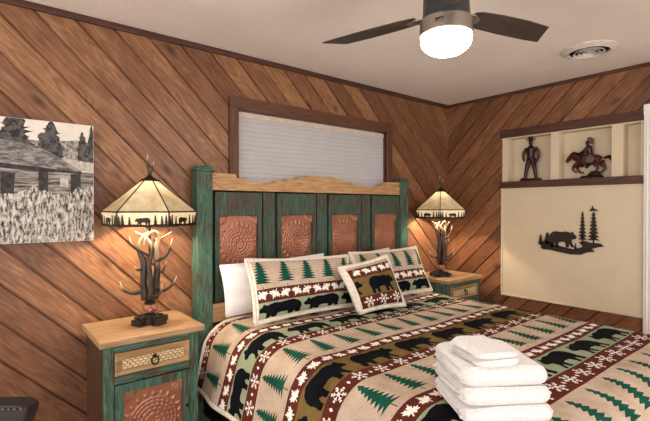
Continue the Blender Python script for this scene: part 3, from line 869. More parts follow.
# ------------------------------------------------------------------ nightstands
M['carve_hi'] = wood('painted carving highlights', ('#c9ae80', '#decaa2', '#eddcb8'), 0)  # paler colour on raised strokes stands in for light catching the relief
def nightstand(x0, x1, yf, yb, side_mat, label, drawer_only=False):
    """x0..x1 outer body, front yf, back yb"""
    xc = (x0+x1)/2
    t = thing('nightstand', (xc, (yf+yb)/2, 0), label, 'nightstand', 'nightstands beside the bed')
    bxo('top', (x0-.022, x1+.03, yf-.022, yb+.008, .728, .76), M['hon_top'], t, .006)
    bxo('side_panel', (x0, x0+.02, yf+.02, yb, .03, .728), side_mat, t, .002)
    bxo('side_panel', (x1-.02, x1, yf+.02, yb, .03, .728), side_mat, t, .002)
    bxo('back_panel', (x0+.02, x1-.02, yb-.015, yb, .06, .728), M['brown_v'], t, 0)
    S = .045
    fs = obj('front_stile', (lambda b: (box(b, x0, x0+S, yf, yf+.025, 0, .728), b)[1])(bmesh.new()), M['teal_v'], t, bevel=.003)
    fs = obj('front_stile', (lambda b: (box(b, x1-S, x1, yf, yf+.025, 0, .728), b)[1])(bmesh.new()), M['teal_v'], t, bevel=.003)
    for z0, z1 in ((.694, .728), (.542, .58), (.05, .10)): bxo('front_rail', (x0+S, x1-S, yf+.002, yf+.025, z0, z1), M['teal_h'], t, .003)
    bxo('inner_board', (x0+.02, x1-.02, yf+.026, yf+.034, .06, .725), M['black_gap'], t, 0)
    for yy in (yb-.04,):
        bm = bmesh.new(); box(bm, x0+.002, x0+.04, yy, yb-.002, 0, .05); obj('back_leg', bm, side_mat, t)
        bm = bmesh.new(); box(bm, x1-.04, x1-.002, yy, yb-.002, 0, .05); obj('back_leg', bm, side_mat, t)
    # drawer: bevelled frame, carved woven field, ring pull
    a, b_, z0, z1 = x0+S+.003, x1-S-.003, .584, .691
    bm = bmesh.new(); yd = yf-.012
    o_ = [(a, yf+.012, z0), (b_, yf+.012, z0), (b_, yf+.012, z1), (a, yf+.012, z1)]
    o2 = [(a, yd+.006, z0), (b_, yd+.006, z0), (b_, yd+.006, z1), (a, yd+.006, z1)]
    i1 = [(a+.006, yd, z0+.006), (b_-.006, yd, z0+.006), (b_-.006, yd, z1-.006), (a+.006, yd, z1-.006)]
    i2 = [(a+.03, yd+.008, z0+.026), (b_-.03, yd+.008, z0+.026), (b_-.03, yd+.008, z1-.032), (a+.03, yd+.008, z1-.032)]
    rg = [[bm.verts.new(p) for p in r_] for r_ in (o_, o2, i1, i2)]
    for p, q in zip(rg, rg[1:]):
        for k in range(4): bm.faces.new((p[k], p[(k+1) % 4], q[(k+1) % 4], q[k]))
    bm.faces.new(rg[3]); bm.faces.new(rg[0][::-1])
    dr_ = obj('drawer', bm, M['honey_d'], t)
    # woven carving
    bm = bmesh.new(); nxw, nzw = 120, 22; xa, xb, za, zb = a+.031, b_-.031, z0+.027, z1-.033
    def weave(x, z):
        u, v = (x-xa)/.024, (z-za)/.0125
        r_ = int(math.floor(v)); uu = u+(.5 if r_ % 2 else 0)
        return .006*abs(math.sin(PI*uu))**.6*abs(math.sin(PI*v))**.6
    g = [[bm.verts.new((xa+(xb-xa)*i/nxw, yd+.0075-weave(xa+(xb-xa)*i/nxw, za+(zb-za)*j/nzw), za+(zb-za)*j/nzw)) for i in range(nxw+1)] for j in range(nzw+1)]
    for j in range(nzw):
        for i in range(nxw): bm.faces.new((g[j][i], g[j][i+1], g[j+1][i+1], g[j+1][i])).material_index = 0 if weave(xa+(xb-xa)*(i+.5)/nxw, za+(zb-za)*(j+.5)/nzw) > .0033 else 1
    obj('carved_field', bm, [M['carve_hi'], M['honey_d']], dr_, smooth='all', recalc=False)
    xm_, zm_ = xc, .636
    bm = bmesh.new()
    tube(bm, [(xm_, yd+.008, zm_+.012), (xm_, yd-.010, zm_+.012)], [.010, .007], 12)
    tube(bm, [(xm_+.017*math.sin(k*PI/9), yd-.010+.003*math.cos(k*PI/9), zm_-.008+.019*math.cos(k*PI/9)) for k in range(18)], .0036, 8, True)
    obj('ring_pull', bm, M['iron'], dr_, smooth=True)
    # door with copper panel
    a, b_, z0, z1 = x0+S+.003, x1-S-.003, .104, .538; c = .038; yd = yf-.008
    bm = bmesh.new()
    box(bm, a, a+c, yd, yf+.015, z0, z1); box(bm, b_-c, b_, yd, yf+.015, z0, z1); box(bm, a+c, b_-c, yd, yf+.015, z1-.042, z1); box(bm, a+c, b_-c, yd, yf+.015, z0, z0+.042)
    d = obj('door', bm, M['teal_v'], t, bevel=.003)
    copper_panel('copper_panel', a+c, b_-c, z0+.042, z1-.042, yf+.008, d)
    bm = bmesh.new(); tube(bm, [(b_-c/2, yd, .36), (b_-c/2, yd-.016, .36), (b_-c/2, yd-.022, .36)], [.005, .008, .004], 10); obj('door_knob', bm, M['iron'], d)
    return t
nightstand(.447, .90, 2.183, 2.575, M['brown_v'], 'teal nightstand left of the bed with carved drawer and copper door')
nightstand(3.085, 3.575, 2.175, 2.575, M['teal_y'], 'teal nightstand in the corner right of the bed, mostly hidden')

# ------------------------------------------------------------------ antler lamps
m, nt, b = mat('antler'); v = coords(nt, (1, 1, .5)); g = noise_(nt, v, 45, 4)
att = N(nt, 'ShaderNodeAttribute'); att.attribute_name = 'tip'
base = ramp(nt, g, [(.3, lin('#1c130d')), (.55, lin('#38291b')), (.8, lin('#574430'))])
L(nt, mixc(nt, att.outputs['Fac'], base, lin('#cfbc9c')), b.inputs['Base Color']); b.inputs['Roughness'].default_value = .4; bump(nt, b, g, .2, .003)
M['antler'] = m
m, nt, b = mat('marbled copper bead'); g = noise_(nt, coords(nt), 30, 5, .7, 1)
L(nt, ramp(nt, g, [(.35, lin('#4a2a20')), (.5, lin('#a2644a')), (.7, lin('#d9a98c'))]), b.inputs['Base Color']); b.inputs['Roughness'].default_value = .3; M['bead'] = m
def glass(name, c1, c2):
    m, nt, b = mat(name); v = coords(nt, (1, 1, .3)); g = noise_(nt, v, 16, 4, .6, 1.2)
    col = ramp(nt, g, [(.3, lin(c1)), (.7, lin(c2))]); L(nt, col, b.inputs['Base Color']); b.inputs['Roughness'].default_value = .25
    tr = N(nt, 'ShaderNodeBsdfTranslucent'); L(nt, col, tr.inputs[0]); mx = N(nt, 'ShaderNodeMixShader'); mx.inputs[0].default_value = .022
    L(nt, b.outputs[0], mx.inputs[1]); L(nt, tr.outputs[0], mx.inputs[2]); L(nt, mx.outputs[0], nt.nodes['Material Output'].inputs[0]); return m
M['glass_top'] = glass('amber art glass', '#b7a27c', '#d8c8a6'); M['glass_rim'] = glass('cream art glass', '#dcc9a0', '#efe0bf')
M['lead'] = plain('dark bronze leading', '#2a1d15', .45, .5)
m, nt, b = mat('lit bulb'); b.inputs['Emission Color'].default_value = (1, .86, .69, 1); b.inputs['Emission Strength'].default_value = 680; b.inputs['Base Color'].default_value = (1, 1, 1, 1)
M['bulb'] = m
def antler_obj(name, pts, parent, mat_=None, k=6, n=10, tipfrac=.25):
    bm = bmesh.new()
    lists = pts if isinstance(pts[0], list) else [pts]
    lay = bm.verts.layers.float.new('tip')
    for p in lists:
        p = [(q_[0], q_[1], q_[2], q_[3]*(.78 if q_[3] > .004 else 1)) for q_ in p]; before = set(bm.verts); stube(bm, p, n, k)
        end = Vector(p[-1][:3]); ln = sum((Vector(p[i+1][:3])-Vector(p[i][:3])).length for i in range(len(p)-1))
        pointed = p[-1][3] < .0035
        for v_ in bm.verts:
            if v_ not in before:
                d = (v_.co-end).length/max(ln, .01)
                v_[lay] = max(0, min(1, (tipfrac*1.3-d)/tipfrac)) if pointed else 0
    return obj(name, bm, M['antler'], parent, smooth='all')
def antler_lamp(cx, cy, z, label):
    t = thing('table_lamp', (cx, cy, z), label, 'lamp', 'antler table lamps')
    # image-facing frame: lateral direction used to lay the tines out
    th = math.radians(-16.5); lx, ly = math.cos(th), math.sin(th); fx, fy = ly, -lx   # f towards the camera
    def P(l, zz, f=0, r=.012): return (cx+l*lx+f*fx, cy+l*ly+f*fy, z+zz, r)
    # three-lobed stepped base
    bm = bmesh.new()
    def lobes(s): 
        o = []
        for q in range(4):
            a = q*PI/2+.35
            for r_, da in ((.098, -.36), (.098, .36), (.055, .62), (.055, PI/2-.62)): o.append((s*r_*math.cos(a+da), s*r_*math.sin(a+da)))
        return o
    prism(bm, lobes(1), lambda p: (cx+p[0], cy+p[1], z), lambda p: (cx+p[0], cy+p[1], z+.030))
    prism(bm, lobes(.72), lambda p: (cx+p[0], cy+p[1], z+.030), lambda p: (cx+p[0], cy+p[1], z+.041))
    obj('base', bm, M['black_wood'], t, bevel=.004)
    bm = bmesh.new(); lathe(bm, [(0, .034), (.036, .034), (.03, .045), (.02, .052), (.024, .058), (0, .058)], cx, cy); bmesh.ops.translate(bm, verts=bm.verts, vec=(0, 0, z)); obj('foot_collar', bm, M['black_wood'], t, smooth=True)
    bm = bmesh.new(); lathe(bm, [(0, .056), (.022, .057), (.036, .067), (.041, .08), (.036, .093), (.022, .103), (0, .104)], cx, cy); bmesh.ops.translate(bm, verts=bm.verts, vec=(0, 0, z)); obj('bead', bm, M['bead'], t, smooth=True)
    bm = bmesh.new(); lathe(bm, [(0, .102), (.026, .102), (.03, .11), (.022, .118), (.03, .126), (.034, .14), (0, .14)], cx, cy); bmesh.ops.translate(bm, verts=bm.verts, vec=(0, 0, z)); obj('neck_collar', bm, M['black_wood'], t, smooth=True)
    bm = bmesh.new(); tube(bm, [(cx, cy, z+.13), (cx, cy, z+.74)], .006, 10); obj('pole', bm, M['lead'], t)
    # main beams, each with its tines
    antler_obj('antler', [[P(-.025, .13, .01, .026), P(-.032, .22, .02, .023), P(-.030, .32, .025, .021), P(-.052, .39, .02, .016), P(-.048, .44, .01, .013), P(-.02, .475, .0, .009), P(.01, .495, 0, .002)],
                          [P(-.03, .18, .02, .016), P(-.08, .17, .03, .013), P(-.125, .19, .035, .009), P(-.145, .235, .03, .002)],
                          [P(-.03, .30, .03, .010), P(-.058, .29, .04, .008), P(-.073, .312, .045, .0015)]], t)
    antler_obj('antler', [[P(.025, .13, -.005, .026), P(.032, .22, -.01, .023), P(.036, .30, 0, .021), P(.030, .40, .015, .018), P(.045, .46, .02, .013), P(.02, .49, .03, .010), P(-.02, .46, .035, .007), P(-.03, .42, .035, .002)],
                          [P(.03, .18, .0, .016), P(.07, .172, .02, .012), P(.11, .20, .025, .008), P(.135, .245, .02, .0015)],
                          [P(.03, .33, .01, .014), P(.075, .355, .02, .012), P(.10, .40, .02, .008), P(.112, .45, .02, .0015)],
                          [P(.032, .27, .0, .010), P(.065, .275, .01, .008), P(.083, .33, .01, .0015)]], t)
    antler_obj('antler', [[P(.0, .13, .03, .022), P(.005, .22, .045, .018), P(-.005, .31, .04, .016), P(.01, .40, .03, .014), P(-.02, .46, -.01, .010), P(-.05, .475, -.02, .006), P(-.075, .49, -.02, .0015)],
                          [P(0, .155, .04, .013), P(.03, .155, .075, .010), P(.05, .18, .10, .007), P(.06, .225, .105, .0015)],
                          [P(0, .36, .03, .011), P(-.05, .395, .045, .009), P(-.085, .425, .05, .006), P(-.10, .47, .045, .0015)],
                          [P(.02, .44, .01, .010), P(.065, .455, 0, .007), P(.11, .485, -.01, .0015)]], t)
    # shade
    R, r0, zt_, zr, zb = .238, .034, .765, .595, .525
    A0 = math.radians(245+30)
    def ring(r, zz, off=0): return [Vector((cx+r*math.cos(A0+k*PI/3), cy+r*math.sin(A0+k*PI/3), z+zz)) for k in range(6)]
    a, b_, c = ring(r0, zt_), ring(R, zr), ring(R*.985, zb)
    bm = bmesh.new()
    for k in range(6):
        k2 = (k+1) % 6; bm.faces.new([bm.verts.new(p) for p in (a[k], a[k2], b_[k2], b_[k])])
    sh_ = obj('lamp_shade', bm, M['glass_top'], t, recalc=False)
    bm = bmesh.new()
    for k in range(6):
        k2 = (k+1) % 6; bm.faces.new([bm.verts.new(p) for p in (b_[k], b_[k2], c[k2], c[k])])
    obj('rim_glass', bm, M['glass_rim'], sh_, recalc=False)
    bm = bmesh.new()
    for k in range(6):
        k2 = (k+1) % 6
        tube(bm, [a[k], b_[k]], .0032, 6); tube(bm, [b_[k], c[k]], .0036, 6); tube(bm, [b_[k], b_[k2]], .0038, 6); tube(bm, [c[k], c[k2]], .0042, 6)
    obj('leading', bm, M['lead'], sh_)
    # bear and pines cut-out on every rim face
    bm = bmesh.new()
    for k in range(6):
        k2 = (k+1) % 6; p0, p1 = c[k], c[k2]; e = (p1-p0); upv = (b_[k]-c[k]); wd = e.length; hh = upv.length
        nn = e.cross(upv).normalized(); ctr = Vector((cx, cy, p0.z)); 
        if nn.dot(p0-ctr) < 0: nn = -nn
        def F(off): return lambda p: p0+e*(p[0]/wd)+upv*(p[1]/hh)+nn*off
        shapes = [place(BEAR, wd*.49, .006, .072, .062, 0, k % 2 == 0, .5, 0)]
        for xx, s_ in ((.10, .066), (.235, .056), (.74, .064), (.87, .06), (.955, .064), (.035, .058)): shapes.append(place(PINE, wd*xx, .002, .034*s_/.05, s_, 0, oy=.15))
        for xx, s_ in ((.10, .012), (.235, .012), (.74, .012), (.87, .012)): shapes.append([(wd*xx-.003, 0), (wd*xx+.003, 0), (wd*xx+.003, s_), (wd*xx-.003, s_)])
        shapes.append([(0, 0), (wd, 0), (wd, .007), (wd*.8, .010), (wd*.6, .006), (wd*.3, .010), (0, .007)])
        for s_ in shapes: prism(bm, s_, F(.0012), F(.003))
    obj('rim_silhouettes', bm, M['lead'], sh_)
    # cap and antler-tip finial
    bm = bmesh.new(); lathe(bm, [(0, .757), (.048, .757), (.05, .762), (.03, .772), (.012, .785), (.008, .80), (0, .80)], cx, cy, 24); bmesh.ops.translate(bm, verts=bm.verts, vec=(0, 0, z)); obj('shade_cap', bm, M['lead'], t, smooth=True)
    antler_obj('finial', [[P(0, .79, 0, .008), P(-.008, .83, 0, .0085), P(-.012, .87, 0, .006), P(-.008, .90, 0, .0012)], [P(.004, .79, .004, .007), P(.012, .82, .004, .0075), P(.016, .845, .004, .005), P(.022, .865, .004, .0012)]], t, tipfrac=.3)
    bm = bmesh.new(); bmesh.ops.create_uvsphere(bm, u_segments=16, v_segments=10, radius=.028, matrix=Matrix.Translation((cx, cy, z+.685))); obj('bulb', bm, M['bulb'], t, smooth='all')
    return t
lamp = antler_lamp(.714, 2.375, .7605, 'antler lamp with a pine and bear shade on the left nightstand')
l2 = copy_tree(lamp); l2.location = (3.235, 2.355, .7605)
l2['label'] = 'antler lamp with a pine and bear shade standing in the corner by the cream niche'

# ------------------------------------------------------------------ ceiling fan
fcx, fcy = 1.525, 1.085
fan = thing('ceiling_fan', (fcx, fcy, ZC), 'three-blade ceiling fan with lit white globe and brushed nickel band', 'ceiling fan')
bm = bmesh.new(); lathe(bm, [(0, 2.4), (.075, 2.4), (.078, 2.37), (.05, 2.33), (.05, 2.29), (.085, 2.285), (.093, 2.26), (.095, 2.2), (.098, 2.158), (0, 2.158)], fcx, fcy, 40)
obj('motor_housing', bm, plain('graphite housing', '#34383f', .35, .4), fan, smooth=True)
bm = bmesh.new(); lathe(bm, [(0, 2.16), (.1, 2.16), (.107, 2.152), (.109, 2.098), (.105, 2.093), (0, 2.093)], fcx, fcy, 48)
m, nt, b = mat('brushed nickel band'); v = coords(nt, (1, 1, 30)); L(nt, ramp(nt, noise_(nt, v, 30), [(.3, lin('#8d8279')), (.7, lin('#b3a79c'))]), b.inputs['Base Color']); b.inputs['Metallic'].default_value = .9; b.inputs['Roughness'].default_value = .32
M['nickel'] = m
band = obj('light_band', bm, m, fan, smooth=True)
m, nt, b = mat('lit opal globe'); b.inputs['Base Color'].default_value = (.9, .88, .84, 1); b.inputs['Emission Color'].default_value = (1, .90, .80, 1); b.inputs['Emission Strength'].default_value = 55
bm = bmesh.new(); prof = [(.103, 2.095), (.104, 2.085)]+[(.104*math.cos(q*PI/20), 2.075-.062*math.sin(q*PI/20)) for q in range(1, 10)]+[(0, 2.013)]
lathe(bm, prof, fcx, fcy, 40); obj('globe', bm, m, fan, smooth='all')
M['blade'] = wood('espresso blade', ('#1b1312', '#2c2220', '#43342f'), 0, 1, .4)
for q in range(3):
    a = math.radians(105.5+120*q); ca, sa = math.cos(a), math.sin(a); pt = math.radians(8)
    def B_(p, up=0):
        r_, w_ = p; wy = w_*math.cos(pt)-up*math.sin(pt)*-1; zz = 2.187-w_*math.sin(pt)+up
        return (fcx+r_*ca-wy*sa, fcy+r_*sa+wy*ca, zz)
    out = [(.125, -.045), (.16, -.058), (.26, -.068), (.40, -.072), (.535, -.066), (.56, -.02), (.602, .052), (.50, .058), (.34, .06), (.20, .055), (.125, .042)]
    bm = bmesh.new(); prism(bm, out, lambda p: B_(p, 0), lambda p: B_(p, .006))
    bl = obj('blade', bm, M['blade'], fan, bevel=.002)
    bm = bmesh.new(); prism(bm, [(.088, -.03), (.13, -.04), (.165, -.02), (.175, .0), (.165, .022), (.13, .034), (.088, .028)], lambda p: B_(p, -.007), lambda p: B_(p, -.0005)); obj('blade_bracket', bm, M['nickel'], bl, bevel=.002)
# small dark script mark on the band, towards the bed
bm = bmesh.new(); a0 = math.atan2(-fcy, -fcx)
pts = []
for k in range(40):
    u = k/39; aa = a0-.40+.34*u*1.0
    pts.append((fcx+.1095*math.cos(aa), fcy+.1095*math.sin(aa), 2.127+.006*math.sin(u*34)*(1-.3*u)+.003*u))
tube(bm, pts, .0011, 6); tube(bm, [(fcx+.1095*math.cos(a0-.42+.36*u/9), fcy+.1095*math.sin(a0-.42+.36*u/9), 2.117+.0015*math.sin(u)) for u in range(10)], .0009, 6)
obj('maker_mark', bm, M['iron'], band)

# ceiling vent
vx, vy = 3.085, 1.10
vent = thing('ceiling_vent', (vx, vy, ZC), 'round white air vent in the ceiling above the niche', 'air vent')
WP = plain('vent white', '#d6cdc6', .5)
bm = bmesh.new(); lathe(bm, [(.112, 2.40), (.16, 2.40), (.162, 2.394), (.135, 2.383), (.118, 2.378), (.112, 2.385)], vx, vy, 48); obj('rim', bm, WP, vent, smooth=True)
bm = bmesh.new(); lathe(bm, [(0, 2.3985), (.114, 2.3985), (.114, 2.3975), (0, 2.3975)], vx, vy, 40); obj('duct_opening', bm, M['black_gap'], vent)
for r_ in (.092, .066, .040):
    bm = bmesh.new(); lathe(bm, [(r_, 2.374), (r_-.010, 2.386), (r_-.0115, 2.386), (r_-.002, 2.373), (r_, 2.374)], vx, vy, 40); obj('louver_ring', bm, WP, vent, smooth=True)
bm = bmesh.new(); lathe(bm, [(0, 2.374), (.012, 2.375), (.010, 2.397), (0, 2.397)], vx, vy, 20); obj('centre_knob', bm, WP, vent, smooth=True)
bm = bmesh.new(); box(bm, vx-.11, vx+.11, vy-.004, vy+.004, 2.390, 2.396); obj('cross_bar', bm, WP, vent)

# ------------------------------------------------------------------ metal bear art on the niche panel
bm = bmesh.new(); K = .46/460
def AP(p): return (1.695-(p[0]-60)*(.49/460), 1.0+(385-p[1])*(.00112))
ground = [(60, 322), (90, 312), (115, 288), (150, 305), (185, 322), (240, 332), (325, 346), (345, 340), (385, 322), (358, 292), (400, 283), (430, 292), (500, 294), (522, 312), (480, 322), (445, 335), (464, 352), (405, 364), (372, 380), (300, 384), (230, 374), (150, 362), (100, 362), (80, 352), (88, 336)]
shapes = [ground, place(BEAR, 250, 338, 198, -205, -.08, True, .5, 0)]
for xx, b0, t0, wd in ((80, 330, 246, 90), (132, 330, 224, 130), (382, 300, 60, 100), (455, 300, 60, 135), (335, 350, 298, 40)):
    shapes.append(place(PINE, xx, b0, wd*1.05, (t0-b0)*1.0, 0, oy=.06))
    shapes.append([(xx-5, b0), (xx+5, b0), (xx+4, b0+(t0-b0)*.3), (xx-4, b0+(t0-b0)*.3)])
shapes.append([(425, 70), (440, 55), (447, 36), (455, 55), (490, 72), (455, 72), (440, 75)])
for s_ in shapes: prism(bm, [AP(p) for p in s_], lambda p: (XR-.012, p[0], p[1]), lambda p: (XR-.008, p[0], p[1]))
for yy, zz in ((1.60, 1.03), (1.30, 1.04)): tube(bm, [(XR-.009, yy, zz), (XR-.001, yy, zz)], .004, 8)
o = obj('metal_wall_art', bm, plain('dark brown steel', '#2a1a14', .5, .3), loc=(XR-.006, 1.45, 1.0))
tag(o, 'dark metal cut-out of a bear among pines on the cream wall panel', 'wall art')

# ------------------------------------------------------------------ bronze figurines in the cubbies
M['bronze'] = plain('red brown bronze', '#34150f', .32, .35, .45, 35)
M['bronze_d'] = plain('dark bronze', '#1e110d', .35, .35, .3, 35)
M['bronze_h'] = plain('chestnut bronze', '#4a1d14', .3, .3, .4, 25)
M['bronze_l'] = plain('pale patina', '#5e473c', .45, .2, .3, 40)
def fused(name, tubes, mat_, parent, vox=.004, extra=None):
    bm = bmesh.new()
    for p in tubes: stube(bm, p, 10, 4)
    if extra: extra(bm)
    o = obj(name, bm, mat_, parent, smooth='all')
    r_ = o.modifiers.new('remesh', 'REMESH'); r_.mode = 'VOXEL'; r_.voxel_size = vox; r_.use_smooth_shade = True
    s_ = o.modifiers.new('smooth', 'SMOOTH'); s_.factor = .5; s_.iterations = 2
    return o
XS = XR+.045; ZS = 1.605
cow = thing('cowboy_figurine', (XS, 1.79, ZS), 'bronze cowboy statue standing in the left cubby of the cream niche', 'figurine')
def Q(l, z, f=0, r=.01): return (XS-f, 1.785-l, ZS+z, r)      # l to the viewer's right, f towards the room
bm = bmesh.new(); prism(bm, [(-.095, -.04), (-.06, -.048), (.03, -.045), (.085, -.035), (.088, .02), (.05, .038), (-.05, .04), (-.09, .025)], lambda p: (XS-p[1]*.9, 1.785-p[0], ZS), lambda p: (XS-p[1]*.8, 1.785-p[0]*.95, ZS+.022))
obj('rock_base', bm, M['bronze_d'], cow, bevel=.005)
fused('figure', [
    [Q(-.05, .018, .0, .013), Q(-.045, .06, 0, .0145), Q(-.035, .11, 0, .018), Q(-.018, .17, 0, .022), Q(-.01, .195, 0, .026)],
    [Q(.048, .018, .0, .013), Q(.040, .06, 0, .0145), Q(.034, .11, .004, .018), Q(.020, .17, 0, .022), Q(.01, .195, 0, .026)],
    [Q(-.05, .024, -.005, .011), Q(-.062, .022, .02, .010), Q(-.068, .020, .03, .006)], [Q(.048, .024, -.005, .011), Q(.056, .022, .02, .010), Q(.06, .02, .03, .006)],
    [Q(0, .185, 0, .030), Q(0, .215, 0, .030), Q(0, .25, 0, .034), Q(.0, .285, 0, .036), Q(.0, .303, 0, .020)],
    [Q(0, .29, 0, .014), Q(0, .315, .002, .013), Q(0, .33, .004, .017), Q(0, .345, .004, .018), Q(0, .36, .003, .012)],
    [Q(-.036, .288, 0, .016), Q(-.056, .25, .005, .014), Q(-.062, .215, .012, .011), Q(-.05, .185, .022, .009), Q(-.045, .172, .024, .009)],
    [Q(.036, .288, 0, .016), Q(.058, .255, -.004, .014), Q(.068, .215, .002, .011), Q(.062, .18, .012, .009), Q(.058, .165, .014, .009)],
    [Q(0, .336, .02, .005), Q(0, .332, .026, .004)]], M['bronze'], cow)
bm = bmesh.new(); hb = Q(0, .356, .004)
lathe(bm, [(0, hb[2]-.001), (.038, hb[2]+.003), (.040, hb[2]+.006), (.02, hb[2]+.005), (.019, hb[2]+.026), (.012, hb[2]+.032), (0, hb[2]+.028)], hb[0], hb[1], 20)
obj('hat', bm, M['bronze_d'], cow, smooth=True)
bm = bmesh.new()
for s_ in (-1, 1):
    bm = bmesh.new()
    stube(bm, [Q(.056 if s_ > 0 else -.056, .256, .003, .0155), Q(.064 if s_ > 0 else -.061, .235, .006, .0135), Q(.067 if s_ > 0 else -.062, .215, .010, .0125)], 10, 4)
    obj('sleeve', bm, M['bronze_l'], cow, smooth='all')
bm = bmesh.new(); tube(bm, [(XS-.033*math.sin(k*PI/10), 1.785-.034*math.cos(k*PI/10), ZS+.197) for k in range(20)], .005, 8, True); stube(bm, [Q(.045, .19, .012, .008), Q(.048, .165, .014, .009), Q(.05, .14, .012, .006)], 8); obj('gun_belt', bm, M['bronze_d'], cow, smooth='all')

hs = thing('horse_rider_figurine', (XS, 1.33, ZS), 'bronze statue of a rider on a galloping horse in the middle cubby', 'figurine')
def Hh(l, z, f=0, r=.01): return (XS-f, 1.335-l, ZS+z, r)
bm = bmesh.new()
rr = random.Random(4)
ring_ = [(.09*math.cos(k*PI/7)*(1+rr.uniform(-.08, .08)), .036*math.sin(k*PI/7)) for k in range(14)]
prism(bm, ring_, lambda p: (XS-p[1], 1.305-p[0], ZS), lambda p: (XS-p[1]*.8, 1.305-p[0]*.85, ZS+.020))
prism(bm, [(a*.55, b*.7) for a, b in ring_], lambda p: (XS-p[1], 1.29-p[0], ZS+.02), lambda p: (XS-p[1]*.7, 1.285-p[0]*.6, ZS+.055))
obj('rock_base', bm, M['bronze_d'], hs, bevel=.006)
horse = fused('horse', [
    [Hh(.085, .135, 0, .034), Hh(.05, .145, 0, .040), Hh(0, .135, 0, .037), Hh(-.045, .14, 0, .041), Hh(-.075, .148, 0, .032)],          # trunk
    [Hh(-.06, .155, 0, .034), Hh(-.095, .175, 0, .027), Hh(-.118, .185, 0, .021), Hh(-.13, .183, 0, .018)],                             # neck
    [Hh(-.118, .186, 0, .019), Hh(-.135, .17, 0, .018), Hh(-.152, .148, 0, .013), Hh(-.16, .138, 0, .011)],                             # head
    [Hh(-.118, .20, .007, .005), Hh(-.12, .215, .009, .002)], [Hh(-.118, .20, -.007, .005), Hh(-.12, .215, -.009, .002)],
    [Hh(-.065, .125, .016, .020), Hh(-.095, .098, .018, .013), Hh(-.105, .075, .018, .009), Hh(-.085, .055, .018, .007), Hh(-.07, .052, .018, .008)],
    [Hh(-.06, .125, -.016, .020), Hh(-.085, .088, -.018, .013), Hh(-.07, .06, -.018, .009), Hh(-.05, .048, -.018, .007), Hh(-.036, .046, -.018, .008)],
    [Hh(.08, .135, .016, .026), Hh(.062, .098, .018, .017), Hh(.075, .075, .018, .010), Hh(.055, .05, .016, .008), Hh(.045, .044, .016, .009)],
    [Hh(.085, .13, -.016, .026), Hh(.10, .098, -.018, .015), Hh(.112, .078, -.018, .010), Hh(.095, .05, -.014, .008), Hh(.07, .04, -.012, .009)]], M['bronze_h'], hs, .0035)
bm = bmesh.new(); stube(bm, [Hh(.112, .15, 0, .009), Hh(.145, .158, 0, .014), Hh(.165, .14, .004, .014), Hh(.175, .105, .006, .009), Hh(.185, .085, .006, .002)], 10); obj('tail', bm, M['bronze_d'], horse, smooth='all')
bm = bmesh.new()
for k in range(6):
    u = k/5; stube(bm, [Hh(-.115+.055*u, .205-.015*u, 0, .010), Hh(-.095+.055*u, .21-.02*u, .004, .008), Hh(-.08+.055*u, .198-.02*u, .012, .002)], 8, 4)
obj('mane', bm, M['bronze_d'], horse, smooth='all')
rider = fused('rider', [
    [Hh(.012, .17, 0, .024), Hh(.01, .20, 0, .022), Hh(.004, .235, 0, .026), Hh(.0, .252, 0, .016)], [Hh(0, .25, 0, .010), Hh(-.004, .27, 0, .014), Hh(-.005, .285, 0, .014), Hh(-.003, .297, 0, .008)],
    [Hh(.01, .178, .024, .018), Hh(-.025, .155, .042, .014), Hh(-.012, .115, .044, .011), Hh(-.018, .095, .044, .009), Hh(-.035, .09, .044, .006)],
    [Hh(.01, .178, -.024, .018), Hh(-.025, .155, -.042, .014), Hh(-.012, .115, -.044, .011), Hh(-.018, .095, -.044, .009), Hh(-.035, .09, -.044, .006)],
    [Hh(-.0, .243, .022, .012), Hh(-.022, .215, .034, .009), Hh(-.05, .20, .028, .007), Hh(-.06, .20, .02, .006)],
    [Hh(-.0, .243, -.022, .012), Hh(-.02, .22, -.036, .009), Hh(-.05, .205, -.028, .007), Hh(-.06, .205, -.02, .006)]], M['bronze'], hs, .0035)
bm = bmesh.new()
for k in range(9):
    a = -.2+k*.28; stube(bm, [Hh(.002, .285, 0, .003), Hh(.004+.022*math.sin(a), .285+.022*math.cos(a), 0, .0055), Hh(.006+.042*math.sin(a), .285+.042*math.cos(a), 0, .001)], 6, 3)
for k in range(5): stube(bm, [Hh(.018, .27-.016*k, 0, .004), Hh(.034, .268-.018*k, 0, .005), Hh(.05, .262-.019*k, 0, .001)], 6, 3)
obj('headdress', bm, M['bronze_l'], rider, smooth='all')
bm = bmesh.new(); stube(bm, [Hh(-.02, .20, .035, .0028), Hh(-.06, .20, .028, .0028), Hh(-.085, .206, .02, .0028)], 6, 3); obj('rifle', bm, M['bronze_d'], hs, smooth='all')
bm = bmesh.new(); prism(bm, [(-.035, .12), (.05, .12), (.055, .165), (.03, .182), (-.02, .18), (-.035, .165)], lambda p: (XS-.0395, 1.335-p[0], ZS+p[1]), lambda p: (XS-.034, 1.335-p[0], ZS+p[1])); obj('saddle_blanket', bm, M['bronze_l'], hs)

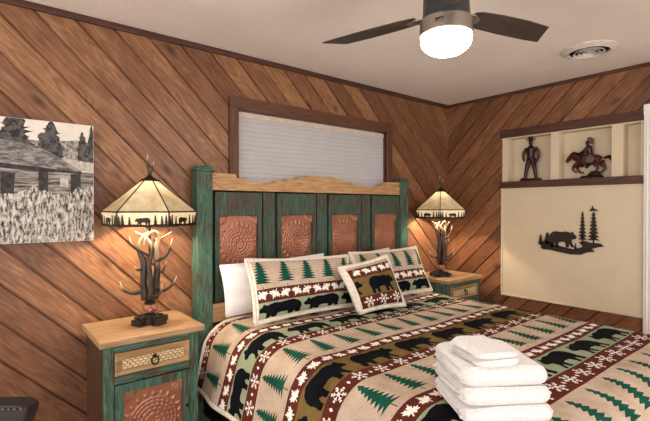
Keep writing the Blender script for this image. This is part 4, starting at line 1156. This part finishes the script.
# ------------------------------------------------------------------ leather chair at the lower left corner
ang = math.radians(-35.5)
ch = thing('leather_chair', (-.10, 1.62, 0), 'dark leather chair back with nailheads at the lower left corner of the photo', 'chair')
M['leather'] = plain('dark brown leather', '#150d0a', .5, 0, .3, 18, .25, .003)
M['nail'] = plain('antique brass', '#6b5a45', .3, .9)
o_ = Vector((.100, 1.425, -.034)); rx = Vector((.80, -.60, 0)); fy_ = Vector((.60, .80, 0))
def K_(a, d, z): return o_+rx*a+fy_*d+Vector((0, 0, z))
Wd = .50
prof2 = [(-Wd, .855), (-Wd+.02, .868), (-.30, .872), (-.03, .872), (-.008, .868), (.0, .856), (-.004, .835), (-.02, .80), (-.03, .70), (-.035, .52), (-.035, .40), (-Wd+.035, .40), (-Wd+.035, .52), (-Wd+.03, .70), (-Wd+.018, .80), (-Wd+.002, .83)]
bm = bmesh.new(); prism(bm, prof2, lambda p: K_(p[0], 0+(.87-p[1])*.12, p[1]), lambda p: K_(p[0], .06+(.87-p[1])*.10, p[1]))
back = obj('backrest', bm, M['leather'], ch, bevel=.014, seg=3)
for k in range(30):
    a = -Wd+.022+k*(Wd-.035)/29; bm = bmesh.new(); bmesh.ops.create_uvsphere(bm, u_segments=8, v_segments=6, radius=.0042, matrix=Matrix.Translation(K_(a, -.001, .862)))
    obj('nailhead', bm, M['nail'], back, smooth='all')
bm = bmesh.new()
prism(bm, [(-Wd+.02, 0), (-.02, 0), (.0, .45), (-Wd, .45)], lambda p: K_(p[0], .05+p[1], .40), lambda p: K_(p[0], .05+p[1], .48)); obj('seat', bm, M['leather'], ch, bevel=.025, seg=3)
DW = wood('dark chair legs', ('#1d110b', '#33200f', '#452c18'), 2)
for a, d in ((-Wd+.05, .07), (-.05, .07), (-Wd+.04, .46), (-.04, .46)):
    bm = bmesh.new(); tube(bm, [K_(a, d, 0), K_(a, d, .42)], [.015, .024], 8); obj('leg', bm, DW, ch)

# ------------------------------------------------------------------ light, camera
w = bpy.data.worlds.new('World'); bpy.context.scene.world = w; w.use_nodes = True
bg = w.node_tree.nodes['Background']; bg.inputs[0].default_value = (1, .955, .92, 1); bg.inputs[1].default_value = 2.7

cam = bpy.data.cameras.new('Camera'); co = bpy.data.objects.new('Camera', cam); C.objects.link(co)
cam.sensor_width = 36; cam.lens = 430/650*36; cam.clip_start = .02
co.location = (0, 0, 1.38); co.rotation_euler = (math.radians(90-.47), 0, math.radians(-38.9))
sc = bpy.context.scene; sc.camera = co
sc.view_settings.view_transform = 'Standard'; sc.view_settings.look = 'None'; sc.view_settings.exposure = 0; sc.view_settings.gamma = 1
sc.view_settings.use_curve_mapping = False
